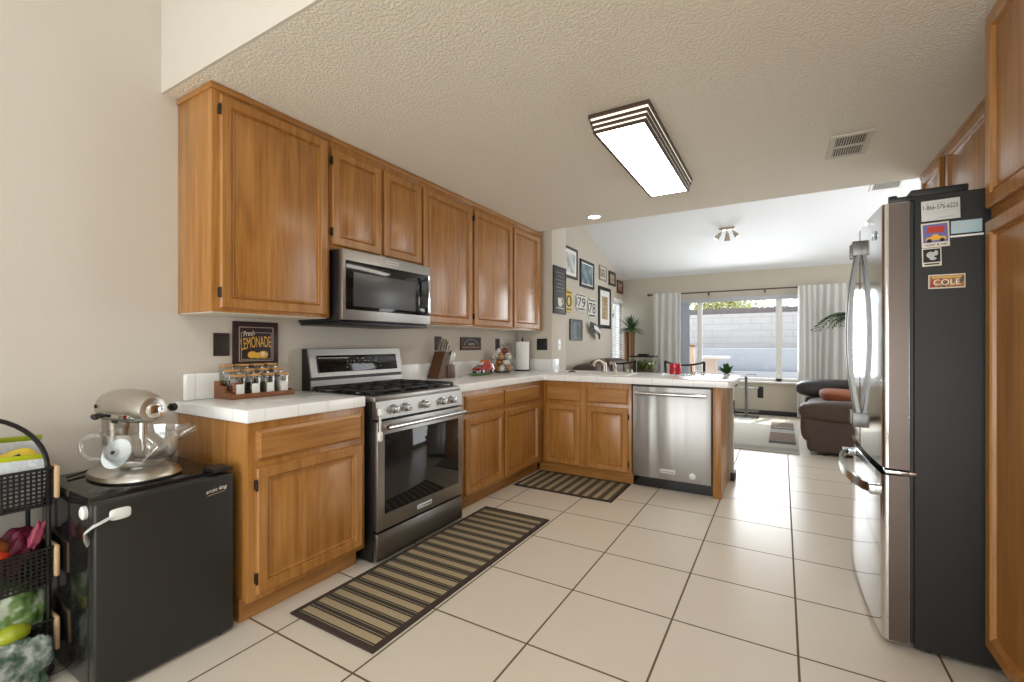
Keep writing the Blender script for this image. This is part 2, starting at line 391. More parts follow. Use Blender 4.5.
xf = -2.18                                   # face plane of the wall cabinets
UL = 'wall cabinets above the left counter'
def wall_cab(label, y0, y1, z0, z1, doors, end=None):
    t = thing('wall_cabinet', label, 'cabinet', (XW+.001, (y0+y1)/2, z0), UL)
    mk('body', MB().box(XW+.002, xf, y0+.0005, y1-.0005, z0, z1-.002, .002), OAKV, t)
    mk('top_trim', MB().box(XW+.002, xf+.008, y0-(.006 if end == 'l' else -.0005), y1-.0005, z1-.03, z1-.001, .003), OAKY, t)
    mk('underside', MB().box(XW+.01, xf-.015, y0+.012, y1-.012, z0-.004, z0+.0), CREAM, t)
    for (a, b, c, d, hs) in doors: door(t, FL(xf, 0, 0), a, b, c, d, hs)
    return t
wall_cab('tall oak wall cabinet at the near end, one wide door left of the microwave', 1.066, 1.680, 1.322, CH, [(1.097, 1.658, 1.338, 2.300, -1)], 'l')
wall_cab('short two-door oak wall cabinet mounted directly over the microwave', 1.680, 2.430, 1.715, CH, [(1.689, 2.048, 1.735, 2.275, -1), (2.077, 2.421, 1.735, 2.275, 0)])
wall_cab('single-door oak wall cabinet just right of the microwave', 2.430, 3.042, 1.320, CH, [(2.442, 3.026, 1.334, 2.278, 0)])
wall_cab('two-door oak wall cabinet at the far end above paper towels', 3.042, 4.300, 1.320, CH, [(3.058, 3.666, 1.334, 2.278, -1), (3.700, 4.215, 1.334, 2.278, 0)])

xb = -1.90; CT0, CT1 = .848, .903            # base cabinet face plane; counter underside and top
BL = 'oak base cabinets under the white counter'
def base_left(label, y0, y1, cols):
    t = thing('base_cabinet', label, 'cabinet', ((XW+xb)/2, (y0+y1)/2, 0), BL)
    mk('body', MB().box(XW+.002, xb, y0, y1, .10, CT0-.001, .002), OAKV, t)
    mk('toe_kick', MB().box(XW+.002, -1.965, y0, y1, .001, .10), OAKY, t)
    for a, b in cols:
        drawer(t, FL(xb, 0, 0), a, b, .684, .814, OAKY)
        door(t, FL(xb, 0, 0), a, b, .125, .655, -1 if a < 2 else 0)
    return t
base_left('oak base cabinet left of the range, one drawer over one door', 1.068, 1.680, [(1.100, 1.652)])
base_left('oak base cabinet right of the range, running into the corner', 2.478, 3.78, [(2.560, 3.062), (3.088, 3.672)])
yp = 3.775
t = thing('base_cabinet', 'oak sink base cabinet left of the dishwasher, under the faucet', 'cabinet', (-1.5, 4.05, 0), BL)
mk('body', MB().box(xb+.0015, -1.078, yp, 4.34, .10, CT0-.001, .002), OAKV, t)
mk('toe_kick', MB().box(-1.964, -1.078, yp+.055, 4.34, .001, .10), OAKX, t)
for a, b in ((-1.862, -1.530), (-1.470, -1.105)):
    drawer(t, FB(0, yp, 0), a, b, .672, .803, OAKX); door(t, FB(0, yp, 0), a, b, .105, .640, 1 if a > -1.5 else 0)
t = thing('end_panel', 'narrow oak end panel closing the peninsula right of the dishwasher', 'panel', (-.43, 4.05, 0))
mk('side_panel', MB().box(-.415, -.398, yp+.045, 4.34, .001, CT0-.001, .001), OAKV, t)
mk('front_stile', MB().box(-.455, -.396, yp+.0, yp+.045, .001, CT0-.001, .002), OAKV, t)

# countertops
t = thing('countertop', 'short white tiled countertop left of the range', 'countertop', (-2.18, 1.37, CT0), 'white tiled countertops')
mk('worktop', MB().box(XW+.001, -1.880, 1.052, 1.672, CT0, CT1, .007, 3), TILE, t)
mk('backsplash', MB().box(XW+.001, XW+.028, 1.085, 1.30, CT1-.001, 1.032, .010, 3), TILE, t)
t = thing('countertop', 'L-shaped white tiled countertop turning the corner onto the peninsula', 'countertop', (-2.18, 3.2, CT0), 'white tiled countertops')
L = [(XW+.001, 2.470), (-1.880, 2.470), (-1.880, 3.745), (-.345, 3.745), (-.320, 3.77), (-.320, 4.49), (-.345, 4.515), (-2.088, 4.515), (-2.088, 4.358), (XW+.001, 4.358)]
lb = MB().prism(L, CT0, CT1)
bmesh.ops.bevel(lb.bm, geom=[e for e in lb.bm.edges if abs(e.verts[0].co.z-e.verts[1].co.z) < 1e-4], offset=.007, segments=3, affect='EDGES', profile=.5)
mk('worktop', lb, TILE, t)
mk('backsplash', MB().box(XW+.001, XW+.016, 2.475, 4.356, CT1-.001, 1.022, .004).box(XW+.016, -2.088, 4.343, 4.358, CT1-.001, 1.022, .004).box(-2.089, -2.074, 4.343, 4.515, CT1-.001, 1.022, .004), TILE, t)

# ------------------------------------------------------------------ range
xr = -1.845; ry0, ry1 = 1.713, 2.462
t = thing('range', 'stainless steel gas range with black oven window and five knobs', 'stove', (-2.1, 2.09, 0))
mk('body', MB().box(-2.46, xr-.03, ry0, ry1, .012, .862, .003), BLACK, t)
mk('cooktop', MB().box(-2.40, xr-.012, ry0-.001, ry1+.001, .862, .897, .008), SS, t)
mk('burner_tray', MB().box(-2.385, xr-.06, ry0+.02, ry1-.02, .8975, .899), BLACKG, t)
for k, (bx, by, br) in enumerate(((-2.02, 1.86, .05), (-2.02, 2.31, .045), (-2.27, 1.86, .04), (-2.27, 2.31, .05), (-2.15, 2.085, .055))):
    mk('burner', MB().lathe([(br, .0), (br, .008), (br*.75, .009), (br*.75, .015), (br*.4, .016)], (bx, by, .899)), CAST, t)
for a, b in ((1.735, 1.965), (1.970, 2.205), (2.210, 2.440)):
    g = MB(); x0, x1 = -2.385, -1.905
    for q in (a+.006, b-.006): g.box(x0, x1, q-.006, q+.006, .912, .925, .003)
    for q in (x0+.006, (x0+x1)/2, x1-.006): g.box(q-.006, q+.006, a, b, .912, .925, .003)
    for q in (x0+.12, x1-.12): g.box(q-.005, q+.005, a+.03, b-.03, .914, .927, .003)
    g.box(x0+.04, x1-.04, (a+b)/2-.005, (a+b)/2+.005, .914, .927, .003)
    for q in (x0+.006, x1-.006):
        for p in (a+.006, b-.006): g.box(q-.007, q+.007, p-.007, p+.007, .898, .914)
    mk('grate', g, CAST, t)
bgp = [(-2.475, .90), (-2.395, .90), (-2.395, .962), (-2.410, .974), (-2.392, .978), (-2.425, 1.144), (-2.475, 1.147)]
def ext(poly, y0, y1): return MB().loft([[(x, y, z) for x, z in poly] for y in (y0, y1)])
bk = mk('backguard', ext([(-2.40, .897), (-2.388, .897), (-2.388, .958), (-2.40, .962)], ry0, ry1).join(ext([(-2.40, .972), (-2.385, .978), (-2.418, 1.146), (-2.43, 1.147)], ry0, ry1)), SS, t)
mk('backguard_shell', ext([(-2.478, .897), (-2.40, .897), (-2.40, .97), (-2.43, 1.148), (-2.478, 1.148)], ry0+.002, ry1-.002), BLACK, t)
sl = Vector((-.033, 0, .168)).normalized()
Ms = frame((-2.3835, 1.765, 1.004), (0, 1, 0), sl)
sc_ = mk('display', MB().join(MB().box(0, .645, 0, .105, -.004, .0015, .002), Ms), BLACKG, bk)
ICON = mat('panel_print', C(190, 190, 190), .5)
ic = MB()
for k in range(30):
    u = .19+random.random()*.30; v = random.choice((.025, .045, .062, .08)); ic.box(u, u+.004+random.random()*.012, v, v+.004, .0016, .002)
mk('display_print', ic.xf(Ms), ICON, sc_)
mk('control_panel', ext([(xr-.035, .775), (xr+.004, .775), (xr-.006, .868), (xr-.035, .868)], ry0, ry1), SS, t)
for y in (1.836, 1.928, 2.085, 2.248, 2.345):
    kn = mk('knob', MB().lathe([(.027, 0), (.027, .006), (.021, .008), (.019, .036), (.016, .039), (.001, .0395)], (xr-.002, y, .818), 24, Matrix.Rotation(PI/2, 4, 'Y')), SSM, t)
    mk('knob_grip', MB().box(xr+.034, xr+.045, y-.005, y+.005, .800, .836, .003), SSM, kn)
dr = mk('oven_door', MB().box(xr-.03, xr+.005, ry0+.002, ry1-.002, .178, .762, .004), SS, t)
mk('window', MB().box(xr+.004, xr+.0075, 1.765, 2.412, .262, .690, .002), OVENG, dr)
mk('handle', MB().cyl((xr+.052, 1.745, .733), (xr+.052, 2.43, .733), .0125, n=16).box(xr+.003, xr+.052, 1.768, 1.792, .722, .744, .004).box(xr+.003, xr+.052, 2.383, 2.407, .722, .744, .004), SSM, dr)
bd = mk('badge', MB().box(xr+.005, xr+.008, 2.022, 2.150, .207, .232, .001), BADGE, dr)
text('badge_lettering', 'KITCHENAID', .105, .012, FL(xr+.008, 2.086, .2195), INK, bd)
mk('drawer', MB().box(xr-.03, xr+.003, ry0+.002, ry1-.002, .020, .166, .004), SSD, t)
mk('child_lock', MB().sup((xr+.014, 1.728, .815), (.012, .017, .02), .5, .7).box(xr+.008, xr+.014, 1.722, 1.734, .70, .815, .002).sup((xr+.012, 1.727, .685), (.010, .014, .026), .5, .7), WHITEP, t)
mk('kick_base', MB().box(-2.44, xr-.06, ry0+.02, ry1-.02, .0005, .014), BLACK, t)

# ------------------------------------------------------------------ microwave
xm = -2.09
t = thing('microwave', 'stainless over-the-range microwave with dark window below oak cabinet', 'microwave', (-2.29, 2.06, 1.313))
mk('body', MB().box(XW+.004, xm-.035, 1.697, 2.423, 1.305, 1.708, .002), BLACK, t)
mk('vent_base', MB().box(XW+.01, xm-.02, 1.705, 2.418, 1.286, 1.305, .004), BLACK, t)
d = mk('door', MB().box(xm-.035, xm, 1.694, 2.426, 1.312, 1.708, .005), SS, t)
mk('door_glass', MB().box(xm-.001, xm+.002, 1.715, 2.420, 1.370, 1.646, .001), BLACKG, d)
mk('window', MB().box(xm+.0015, xm+.003, 1.768, 2.275, 1.392, 1.586, .001), MWG, d)
mk('handle', MB().box(xm+.022, xm+.040, 2.362, 2.384, 1.380, 1.640, .006).box(xm+.001, xm+.03, 2.365, 2.381, 1.395, 1.415).box(xm+.001, xm+.03, 2.365, 2.381, 1.605, 1.625), SSM, d)
b = mk('badge', MB().box(xm, xm+.003, 2.018, 2.120, 1.668, 1.690, .001), BADGE, d); text('badge_lettering', 'KITCHENAID', .085, .010, FL(xm+.003, 2.069, 1.679), INK, b)
ky = MB()
for k in range(11): ky.box(xm+.002, xm+.0028, 2.392, 2.408, 1.39+k*.021, 1.397+k*.021)
mk('keypad_print', ky, ICON, d)

# ------------------------------------------------------------------ dishwasher
t = thing('dishwasher', 'stainless steel dishwasher built into the white-topped peninsula', 'dishwasher', (-.76, 4.05, 0))
dy = yp-.012
mk('body', MB().box(-1.070, -.460, yp+.02, 4.33, .09, .843), BLACK, t)
d = mk('door', MB().box(-1.066, -.464, dy, yp+.02, .095, .833, .006), SSX, t)
mk('handle', MB().cyl((-1.035, dy-.042, .780), (-.495, dy-.042, .780), .0155, n=16).box(-1.018, -.998, dy-.042, dy, .772, .792, .004).box(-.532, -.512, dy-.042, dy, .772, .792, .004), SSM, d)
b = mk('badge', MB().box(-.845, -.728, dy-.003, dy, .146, .178, .001), BADGE, d); text('badge_lettering', 'KITCHENAID', .1, .012, FB(-.7865, dy-.003, .162), INK, b)
mk('child_lock', MB().lathe([(.024, 0), (.024, .008), (.014, .012), (.010, .020), (.001, .021)], (-.600, dy, .150), 20, Matrix.Rotation(PI/2, 4, 'X')), WHITEP, d)
mk('toe_kick', MB().box(-1.070, -.460, yp+.05, yp+.07, .001, .09), BLACKG, t)

# ------------------------------------------------------------------ refrigerator
fy0, fy1 = 2.272, 3.185; fxs = .432
t = thing('refrigerator', 'tall stainless French-door refrigerator with charcoal sides on the right', 'refrigerator', (.75, 2.73, 0))
mk('body', MB().box(fxs, 1.14, fy0, fy1, .018, 1.735, .004), FSIDE, t)
mk('gasket', MB().box(fxs-.014, fxs+.002, fy0+.012, fy1-.012, .03, 1.72), BLACK, t)
def bowed(y0, y1, z0, z1, c=.5*(fy0+fy1), half=.457, sag=.018, xe=.338, xbk=.418, rc=.016):
    pts = []
    n = 22
    for k in range(n+1):
        y = y0+(y1-y0)*k/n; x = xe-sag*(1-((y-c)/half)**2)
        for e in (y-y0, y1-y):
            if e < rc: x += rc-math.sqrt(max(rc*rc-(rc-e)**2, 0))
        pts.append((x, y))
    # extra samples close to each rounded corner
    front = [(xe-sag*(1-((y0-c)/half)**2)+rc, y0)]+[(xe-sag*(1-((y0+e-c)/half)**2)+rc-math.sqrt(rc*rc-(rc-e)**2), y0+e) for e in (.001, .003, .006, .01, .016)]
    front += [p for p in pts if y0+.02 < p[1] < y1-.02]
    front += [(xe-sag*(1-((y1-e-c)/half)**2)+rc-math.sqrt(rc*rc-(rc-e)**2), y1-e) for e in (.016, .01, .006, .003, .001)]+[(xe-sag*(1-((y1-c)/half)**2)+rc, y1)]
    poly = front+[(xbk, y1), (xbk, y0)]
    return MB().loft([[(x, y, z) for x, y in poly] for z in (z0, z1)])
HDL = steel('handle_steel', C(112, 110, 108), 0.38)
cm = .5*(fy0+fy1)
for a, b in ((fy0, cm-.003), (cm+.003, fy1)):
    d = mk('door', bowed(a, b, .694, 1.720), SSM, t)
    hy = cm-.045 if a == fy0 else cm+.045
    hp = [(.325-.048*math.sin(PI*k/14)**.75 if 0 < k < 14 else .325, hy, .80+.84*k/14) for k in range(15)]
    hb = MB()
    hb.loft([[(p[0]-.010, p[1]-.011, p[2]), (p[0]+.006, p[1]-.011, p[2]), (p[0]+.006, p[1]+.011, p[2]), (p[0]-.010, p[1]+.011, p[2])] for p in hp])
    hb.box(.285, .330, hy-.013, hy+.013, .785, .855, .004).box(.285, .330, hy-.013, hy+.013, 1.590, 1.660, .004)
    mk('handle', hb, HDL, d)
    mk('edge_trim', MB().box(.356, .417, (a-.0012 if a == fy0 else b), (a if a == fy0 else b+.0012), .692, 1.718), SSE, d)
lg = MB().lathe([(.020, 0), (.020, .002), (.017, .003), (.001, .003)], (.3245, 2.40, 1.625), 24, Matrix.Rotation(-PI/2, 4, 'Y'))
mk('emblem', lg, CHROME, t)
d = mk('freezer_drawer', bowed(fy0, fy1, .026, .664), SSM, t)
mk('edge_trim', MB().box(.356, .417, fy0-.0012, fy0, .028, .666), SSE, d)
hp = [(.325-.075*math.sin(PI*k/16)**.6 if 0 < k < 16 else .325, 2.335+.78*k/16, .588) for k in range(17)]
hb = MB().loft([[(p[0]-.008, p[1], p[2]-.018), (p[0]+.006, p[1], p[2]-.018), (p[0]+.006, p[1], p[2]+.018), (p[0]-.008, p[1], p[2]+.018)] for p in hp])
hb.box(.302, .340, 2.325, 2.362, .568, .608, .005).box(.285, .334, 3.083, 3.118, .568, .608, .005)
mk('handle', hb, SSM, d)
mk('mid_hinge', MB().box(.345, .44, fy0-.004, fy0+.05, .672, .686, .003), CHROME, t)
mk('hinge_cover', MB().box(fxs-.01, .585, fy0+.004, fy1-.004, 1.735, 1.762, .005), FSIDE, t)
for y in (fy0+.025, fy1-.025): mk('top_hinge', MB().box(.36, .445, y-.02, y+.02, 1.722, 1.742, .004).cyl((.372, y, 1.715), (.372, y, 1.750), .014, n=14), BLACK, t)
for y in (fy0+.05, fy1-.05):
    for x in (.48, 1.05): mk('foot', MB().cyl((x, y, .0005), (x, y, .019), .02, n=14), BLACK, t)

# magnets and papers on the fridge side (local u along +X on the side facing -Y)
MG = 'magnets and papers on the refrigerator side'
def magnet(name, label, x0, x1, z0, z1, m, tilt=0.0, cat='magnet'):
    t = thing(name, label, cat, ((x0+x1)/2, fy0-.0006, (z0+z1)/2), MG)
    M = FB((x0+x1)/2, fy0-.0005, (z0+z1)/2) @ Matrix.Rotation(tilt, 4, 'Z')
    w, h = x1-x0, z1-z0
    mk('backing', MB().box(-w/2, w/2, -h/2, h/2, 0, .0015, .0005).xf(M), m, t)
    return t, M @ Matrix.Translation((0, 0, .0016)), w, h
t, M, w, h = magnet('magnet', 'white rectangular phone number magnet at the top of the fridge side', .452, .560, 1.636, 1.712, mat('pale_grey_card', C(206, 206, 202), .5), .02)
text('phone_number', '1-866-576-6225', w*.90, .017, M @ Matrix.Translation((0, .012, 0)), INK, t)
text('heading', 'HOME SERVICE', w*.45, .006, M @ Matrix.Translation((-.012, .027, 0)), INK, t) if False else mk('heading_mark', MB().box(-.042, -.034, .022, .030, 0, .0006).box(-.03, .012, .024, .028, 0, .0006).box(-.045, .03, -.006, -.004, 0, .0006).box(-.045, .02, -.014, -.012, 0, .0006).box(-.01, .04, -.03, -.026, 0, .0006).xf(M), ICON, t)
t, M, w, h = magnet('magnet', 'square colourful hot rod magnet under the phone number magnet', .452, .531, 1.536, 1.628, CREAM, .03)
mk('picture', MB().box(-w*.44, w*.44, -h*.30, h*.44, 0, .0008).xf(M), mat('purple_print', C(108, 108, 168), .5), t)
cb = MB().prism([(-.028, -.012), (-.026, -.002), (-.012, .002), (-.006, .010), (.006, .010), (.012, .002), (.028, -.001), (.030, -.012)], 0, .001, M @ Matrix.Translation((0, -.008, .001)))
mk('car_print', cb, YEL, t)
mk('banner_print', MB().prism([(-.026, .008), (.024, .004), (.027, .028), (-.020, .032)], 0, .001, M @ Matrix.Translation((0, .002, .001))), mat('red_print', C(186, 60, 40), .5), t)
mk('wheel_print', MB().lathe([(.007, 0), (.007, .001)], n=16).join(MB().lathe([(.007, 0), (.007, .001)], (.036, 0, 0), 16)).xf(M @ Matrix.Translation((-.018, -.021, .002))), INK, t)
text('caption', "rockin' & ride", w*.8, .009, M @ Matrix.Translation((0, -h*.39, 0)), INK, t)
t, M, w, h = magnet('magnet', 'small black picture magnet with white border, just above the name plate', .454, .509, 1.466, 1.534, CREAM, .02)
mk('picture', MB().box(-w*.44, w*.44, -h*.28, h*.44, 0, .0008).xf(M), INK, t)
mk('figure_print', MB().sup((-.003, .008, .001), (.012, .012, .001), 1, 1).sup((.012, .014, .001), (.006, .010, .001), 1, 1).sup((.003, -.006, .001), (.010, .006, .001), 1, 1).xf(M), ICON, t)
mk('caption_mark', MB().box(-w*.38, w*.38, -h*.42, -h*.35, 0, .0008).xf(M), INK, t)
t, M, w, h = magnet('note', 'pale blue torn slip of paper near the back of the fridge side', .535, .618, 1.580, 1.626, mat('pale_blue_paper', C(176, 200, 208), .7), .0, 'paper')
mk('print_mark', MB().box(-.034, .005, .004, .008, 0, .0005).box(-.030, -.002, -.005, -.002, 0, .0005).xf(M), ICON, t)
t, M, w, h = magnet('paper_strip', 'thin white paper strip below the pale blue slip', .533, .622, 1.567, 1.574, PAPER, .01, 'paper')
t, M, w, h = magnet('name_plate', 'small licence plate magnet reading COLE in white letters', .472, .574, 1.381, 1.433, CREAM, .0)
mk('plate_face', MB().box(-w*.47, w*.47, -h*.42, h*.42, 0, .0008).xf(M), art('plate_sunset', C(150, 50, 40), C(190, 140, 60), C(70, 70, 60), 40), t)
mk('upper_band', MB().box(-w*.40, w*.40, h*.22, h*.38, .0006, .0012).xf(M), mat('plate_gold', C(206, 170, 90), .5), t)
text('lettering', 'COLE', w*.72, h*.40, M @ Matrix.Translation((0, -.003, .001)), WHITE, t)

# ------------------------------------------------------------------ pantry and the cabinet over the fridge
xpn = .636
t = thing('pantry_cabinet', 'tall oak pantry cabinet at the right edge, nearest the camera', 'cabinet', (.9, 1.6, 0))
mk('body', MB().box(xpn, 1.155, .98, 2.255, .10, CH-.003, .002), OAKV, t)
mk('toe_kick', MB().box(xpn+.06, 1.155, .98, 2.255, .001, .10), OAKY, t)
for a, b in ((2.243, 1.640), (1.610, 1.00)):
    for c, d_ in ((.108, 1.606), (1.652, 2.325)): door(t, FR(xpn, 0, 0), -a, -b, c, d_, 0)
xof = .835
t = thing('wall_cabinet', 'oak cabinet above the refrigerator, partly hidden by its top', 'cabinet', (1.0, 3.2, 1.80))
mk('body', MB().box(xof, 1.155, 2.262, 4.18, 1.80, CH-.003, .002), OAKV, t)
mk('top_trim', MB().box(xof-.012, xof+.01, 2.262, 4.18, CH-.03, CH-.001, .003), OAKY, t)
for a, b in ((3.57, 2.92), (2.88, 2.30)): door(t, FR(xof, 0, 0), -a, -b, 1.82, 2.305, 0)
door(t, FR(xof, 0, 0), -4.12, -3.68, 1.82, 2.305, 0)
mk('gap_shade_strip', MB().box(xof-.002, xof+.001, 3.585, 3.655, 1.80, 2.30), BLACK, t)  # solid black strip standing in for the shade between the doors

# ------------------------------------------------------------------ ceiling fittings
t = thing('ceiling_light', 'long rectangular ceiling light with stepped bronze frame and white diffuser', 'light', (-.69, 2.85, CH))
lx0, lx1, ly0, ly1 = -.852, -.545, 2.205, 3.42
for k, (i, z0, z1) in enumerate(((0, CH-.020, CH-.001), (.006, CH-.046, CH-.033), (.012, CH-.069, CH-.056), (.018, CH-.092, CH-.079))):
    f = MB(); w_ = .014
    f.rings(lx1-lx0, ly1-ly0, [(i, z1), (i, z0), (i+w_, z0), (i+w_, z1), (i, z1)], Matrix.Translation((lx0, ly0, 0)), False)
    mk('frame', f, BRONZE, t)
DIFS = mat('lamp_side_glass', C(240, 228, 205), 0.5, emit=((1, 0.90, 0.74, 1), 0.95))
mk('side_glass', MB().loft([[(a, c, z), (b, c, z), (b, d_, z), (a, d_, z)] for z, i in ((CH-.018, .008), (CH-.083, .026)) for a, b, c, d_ in [(lx0+i, lx1-i, ly0+i, ly1-i)]], cap=False), DIFS, t)
mk('diffuser', MB().box(lx0+.030, lx1-.030, ly0+.030, ly1-.030, CH-.0905, CH-.082, .001), DIFF, t)
def can_light(x, y, z, label):
    t = thing('recessed_light', label, 'light', (x, y, z))
    mk('trim_ring', MB().lathe([(.078, -.001), (.078, -.006), (.055, -.008), (.055, -.002)], (x, y, z)), WHITE, t)
    mk('bulb', MB().lathe([(.053, -.002), (.050, -.005), (.001, -.006)], (x, y, z)), BULB, t)
can_light(-1.478, 3.97, CH, 'small round recessed light in the ceiling near the far cabinets')
VENT = mat('vent_paint', C(206, 198, 182), .6)
def vent(label, M, w, h, m):
    t = thing('ceiling_vent', label, 'vent', tuple(M.translation))
    f = MB(); b = .028
    f.rings(w, h, [(0, 0), (.003, .008), (b, .008), (b, .001)], Matrix.Translation((-w/2, -h/2, 0)), False).box(-w/2+b-.001, w/2-b+.001, -.012, .012, .001, .0075)
    mk('frame', f.xf(M), m, t); mk('duct_shade_sheet', MB().box(-w/2+.01, w/2-.01, -h/2+.01, h/2-.01, .0005, .002).xf(M), mat('duct_shade', C(70, 62, 52), .8), t)  # solid dark sheet painted for the shade inside the duct
    s = MB(); n = 12
    for k in range(n):
        x = -w/2+b+(w-2*b)*(k+.5)/n
        for y0, y1 in ((-h/2+b, -.012), (.012, h/2-b)): s.join(MB().box(-.0045, .0045, y0, y1, -.0007, .0007), Matrix.Translation((x, 0, .0055)) @ Matrix.Rotation(.7, 4, 'Y'))
    mk('louvres', s.xf(M), m, t)
vent('beige air vent in the textured kitchen ceiling', frame((.335, 3.31, CH-.0005), (1, 0, 0), (0, -1, 0), (0, 0, -1)), .20, .36, VENT)
ns = Vector((0, -.2826, -1)).normalized()
vent('white air vent in the sloped living room ceiling', frame((1.03, 6.55, cz(6.55)-.001), (1, 0, 0), Vector((0, -1, .2826)).normalized(), ns), .30, .52, WHITE)
yy = 7.25; z0 = cz(yy)
t = thing('spotlight_fixture', 'chrome three-headed spotlight on the white sloped ceiling', 'light', (-.685, yy, z0))
mk('canopy', MB().box(-.10, .10, -.03, .03, -.03, 0, .006).xf(Matrix.Translation((-.685, yy, z0-.001)) @ Matrix.Rotation(-.275, 4, 'X')), NICKEL, t)
for x, a, q in ((-.755, .6, -.2), (-.685, 0, .3), (-.615, -.6, -.2)):
    M = Matrix.Translation((x, yy, z0-.04)) @ Matrix.Rotation(a, 4, 'Y') @ Matrix.Rotation(q, 4, 'X')
    h_ = mk('lamp_head', MB().lathe([(.010, 0), (.010, -.03), (.022, -.04), (.042, -.14), (.036, -.14), (.02, -.06)], n=20).xf(M), NICKEL, t)
    mk('bulb', MB().lathe([(.034, -.132), (.02, -.136), (.001, -.137)], n=16).xf(M), BULB, h_)
#PART2
# ------------------------------------------------------------------ mini fridge
t = thing('mini_fridge', 'black mini fridge standing between the cart and oak cabinet', 'mini fridge', (-2.17, .81, 0))
mx0, mx1, my0, my1, mz = -2.44, -1.985, .588, 1.030, .662
mk('shell', MB().box(mx0, mx1, my0, my1, .018, mz, .008), MINIS, t)
d = mk('door', MB().box(mx1+.004, -1.93, my0, my1, .016, mz-.012, .010, 3), MINI, t)
text('lettering', 'arctic king', .078, .019, FL(-1.93, .963, .598) @ Matrix.Rotation(.10, 4, 'Z'), CREAM, d, shear=.3)
mk('logo_underline', MB().box(-.036, .030, -.0155, -.0125, 0, .0008).xf(FL(-1.93, .963, .598) @ Matrix.Rotation(.10, 4, 'Z')), NICKEL, d)
mk('hinge_cap', MB().box(-2.02, -1.935, .955, 1.028, mz-.002, mz+.014, .004), BLACK, t)
mk('foot', MB().cyl((-1.97, .63, .0005), (-1.97, .63, .02), .015, n=12), BLACK, t)
mk('foot', MB().cyl((-1.97, .99, .0005), (-1.97, .99, .02), .015, n=12), BLACK, t)
mk('rear_skid', MB().box(-2.42, -2.38, .60, 1.02, .0005, .02), BLACK, t)
lk = mk('child_lock', MB().sup((-1.926, .655, .602), (.008, .030, .019), .5, .8), WHITEP, t)
mk('strap', MB().tube([(-1.924, .635, .600), (-1.922, .612, .592), (-1.928, .584, .580), (-1.945, .570, .562), (-1.955, .574, .540), (-1.962, .584, .515)], .013, 10, flat=.18), mat('lock_strap', C(206, 206, 202), .5), lk)
mk('lock_base', MB().lathe([(.022, 0), (.022, .010), (.015, .014), (.001, .014)], (-2.00, my0-.0005, .612), 20, Matrix.Rotation(PI/2, 4, 'X')), WHITEP, lk)

# ------------------------------------------------------------------ stand mixer on the mini fridge (local x = forward)
t = thing('stand_mixer', 'silver stand mixer with clear glass bowl on the black mini fridge', 'mixer', (-2.205, .785, mz), rz=math.radians(7))
def egg(x0, x1, w0, w1, z, n=36, e=.8):
    r = []
    for k in range(n):
        a = 2*PI*k/n; c, s_ = math.cos(a), math.sin(a)
        x = (x0+x1)/2+(x1-x0)/2*math.copysign(abs(c)**e, c); f = (x-x0)/(x1-x0)
        r.append((x, (w0+(w1-w0)*f)*math.copysign(abs(s_)**e, s_), z))
    return r
mk('base', MB().loft([egg(-.165, .185, .11, .132, .003), egg(-.17, .19, .115, .138, .010), egg(-.165, .185, .11, .132, .022), egg(-.14, .165, .082, .10, .038), egg(-.12, .14, .05, .07, .042)]), SILVERP, t, True)
mk('base_gasket', MB().loft([egg(-.166, .186, .101, .116, .0005), egg(-.166, .186, .101, .116, .004)]), BLACK, t, True)
mk('column', MB().loft([egg(-.160, -.045, .050, .055, .030), egg(-.155, -.065, .040, .042, .08), egg(-.153, -.072, .036, .036, .15), egg(-.160, -.055, .042, .046, .215)]), SILVERP, t, True)
hd = MB(); rr = []
for x, r, q in ((-.185, .004, .25), (-.180, .028, .252), (-.165, .048, .254), (-.135, .062, .257), (-.08, .069, .260), (0, .072, .262), (.07, .068, .262), (.12, .060, .260), (.145, .050, .258), (.150, .034, .257), (.151, .004, .257)):
    rr.append([(x, r*.95*math.cos(2*PI*k/28), q+r*math.sin(2*PI*k/28)*(1.05 if math.sin(2*PI*k/28) > 0 else .82)) for k in range(28)])
h_ = mk('head', hd.loft(rr), SILVERP, t, True)
mk('trim_band', MB().loft([egg(-.120, .140, .071, .066, .232), egg(-.120, .141, .072, .067, .244)]), CHROME, h_, True)
mk('hub', MB().lathe([(.030, 0), (.030, .012), (.024, .016), (.001, .017)], (.147, 0, .258), 22, Matrix.Rotation(PI/2, 4, 'Y')), CHROME, h_, True)
mk('hub_knob', MB().lathe([(.006, 0), (.006, .018), (.015, .020), (.015, .038), (.011, .041), (.001, .041)], (.125, .050, .262), 18, Matrix.Rotation(-PI/2, 4, 'X')), BLACK, h_, True)
mk('speed_lever', MB().tube([(-.06, -.064, .235), (-.06, -.085, .233)], .006, 10).sup((-.06, -.088, .233), (.013, .010, .010), .8, .8), BLACK, h_, True)
mk('tilt_lever', MB().sup((-.125, -.062, .228), (.012, .012, .010), .8, .8), BLACK, h_, True)
mk('side_badge', MB().box(.005, .04, -.071, -.062, .212, .224, .004), BLACK, h_, True)
mk('vent_slot', MB().box(-.122, -.112, -.0665, -.060, .262, .276, .003), BLACK, h_, True)
mk('beater_shaft', MB().cyl((.075, 0, .212), (.075, 0, .150), .014, n=16).cyl((.075, 0, .150), (.075, 0, .10), .006, n=12), CHROME, t, True)
wh = MB()
for k in range(6):
    a = PI*k/6; wh.tube([(.075+math.cos(a)*.045*math.sin(PI*j/16)**.8 if 0 < j < 16 else .075, math.sin(a)*.045*math.sin(PI*j/16)**.8 if 0 < j < 16 else 0, .155-.095*(j/16)) for j in range(9)]+[(.075, 0, .055)], .0016, 6)
mk('whisk', wh, CHROME, t, True)
bowl = [(.050, .045), (.062, .047), (.092, .062), (.114, .095), (.123, .145), (.127, .182)]
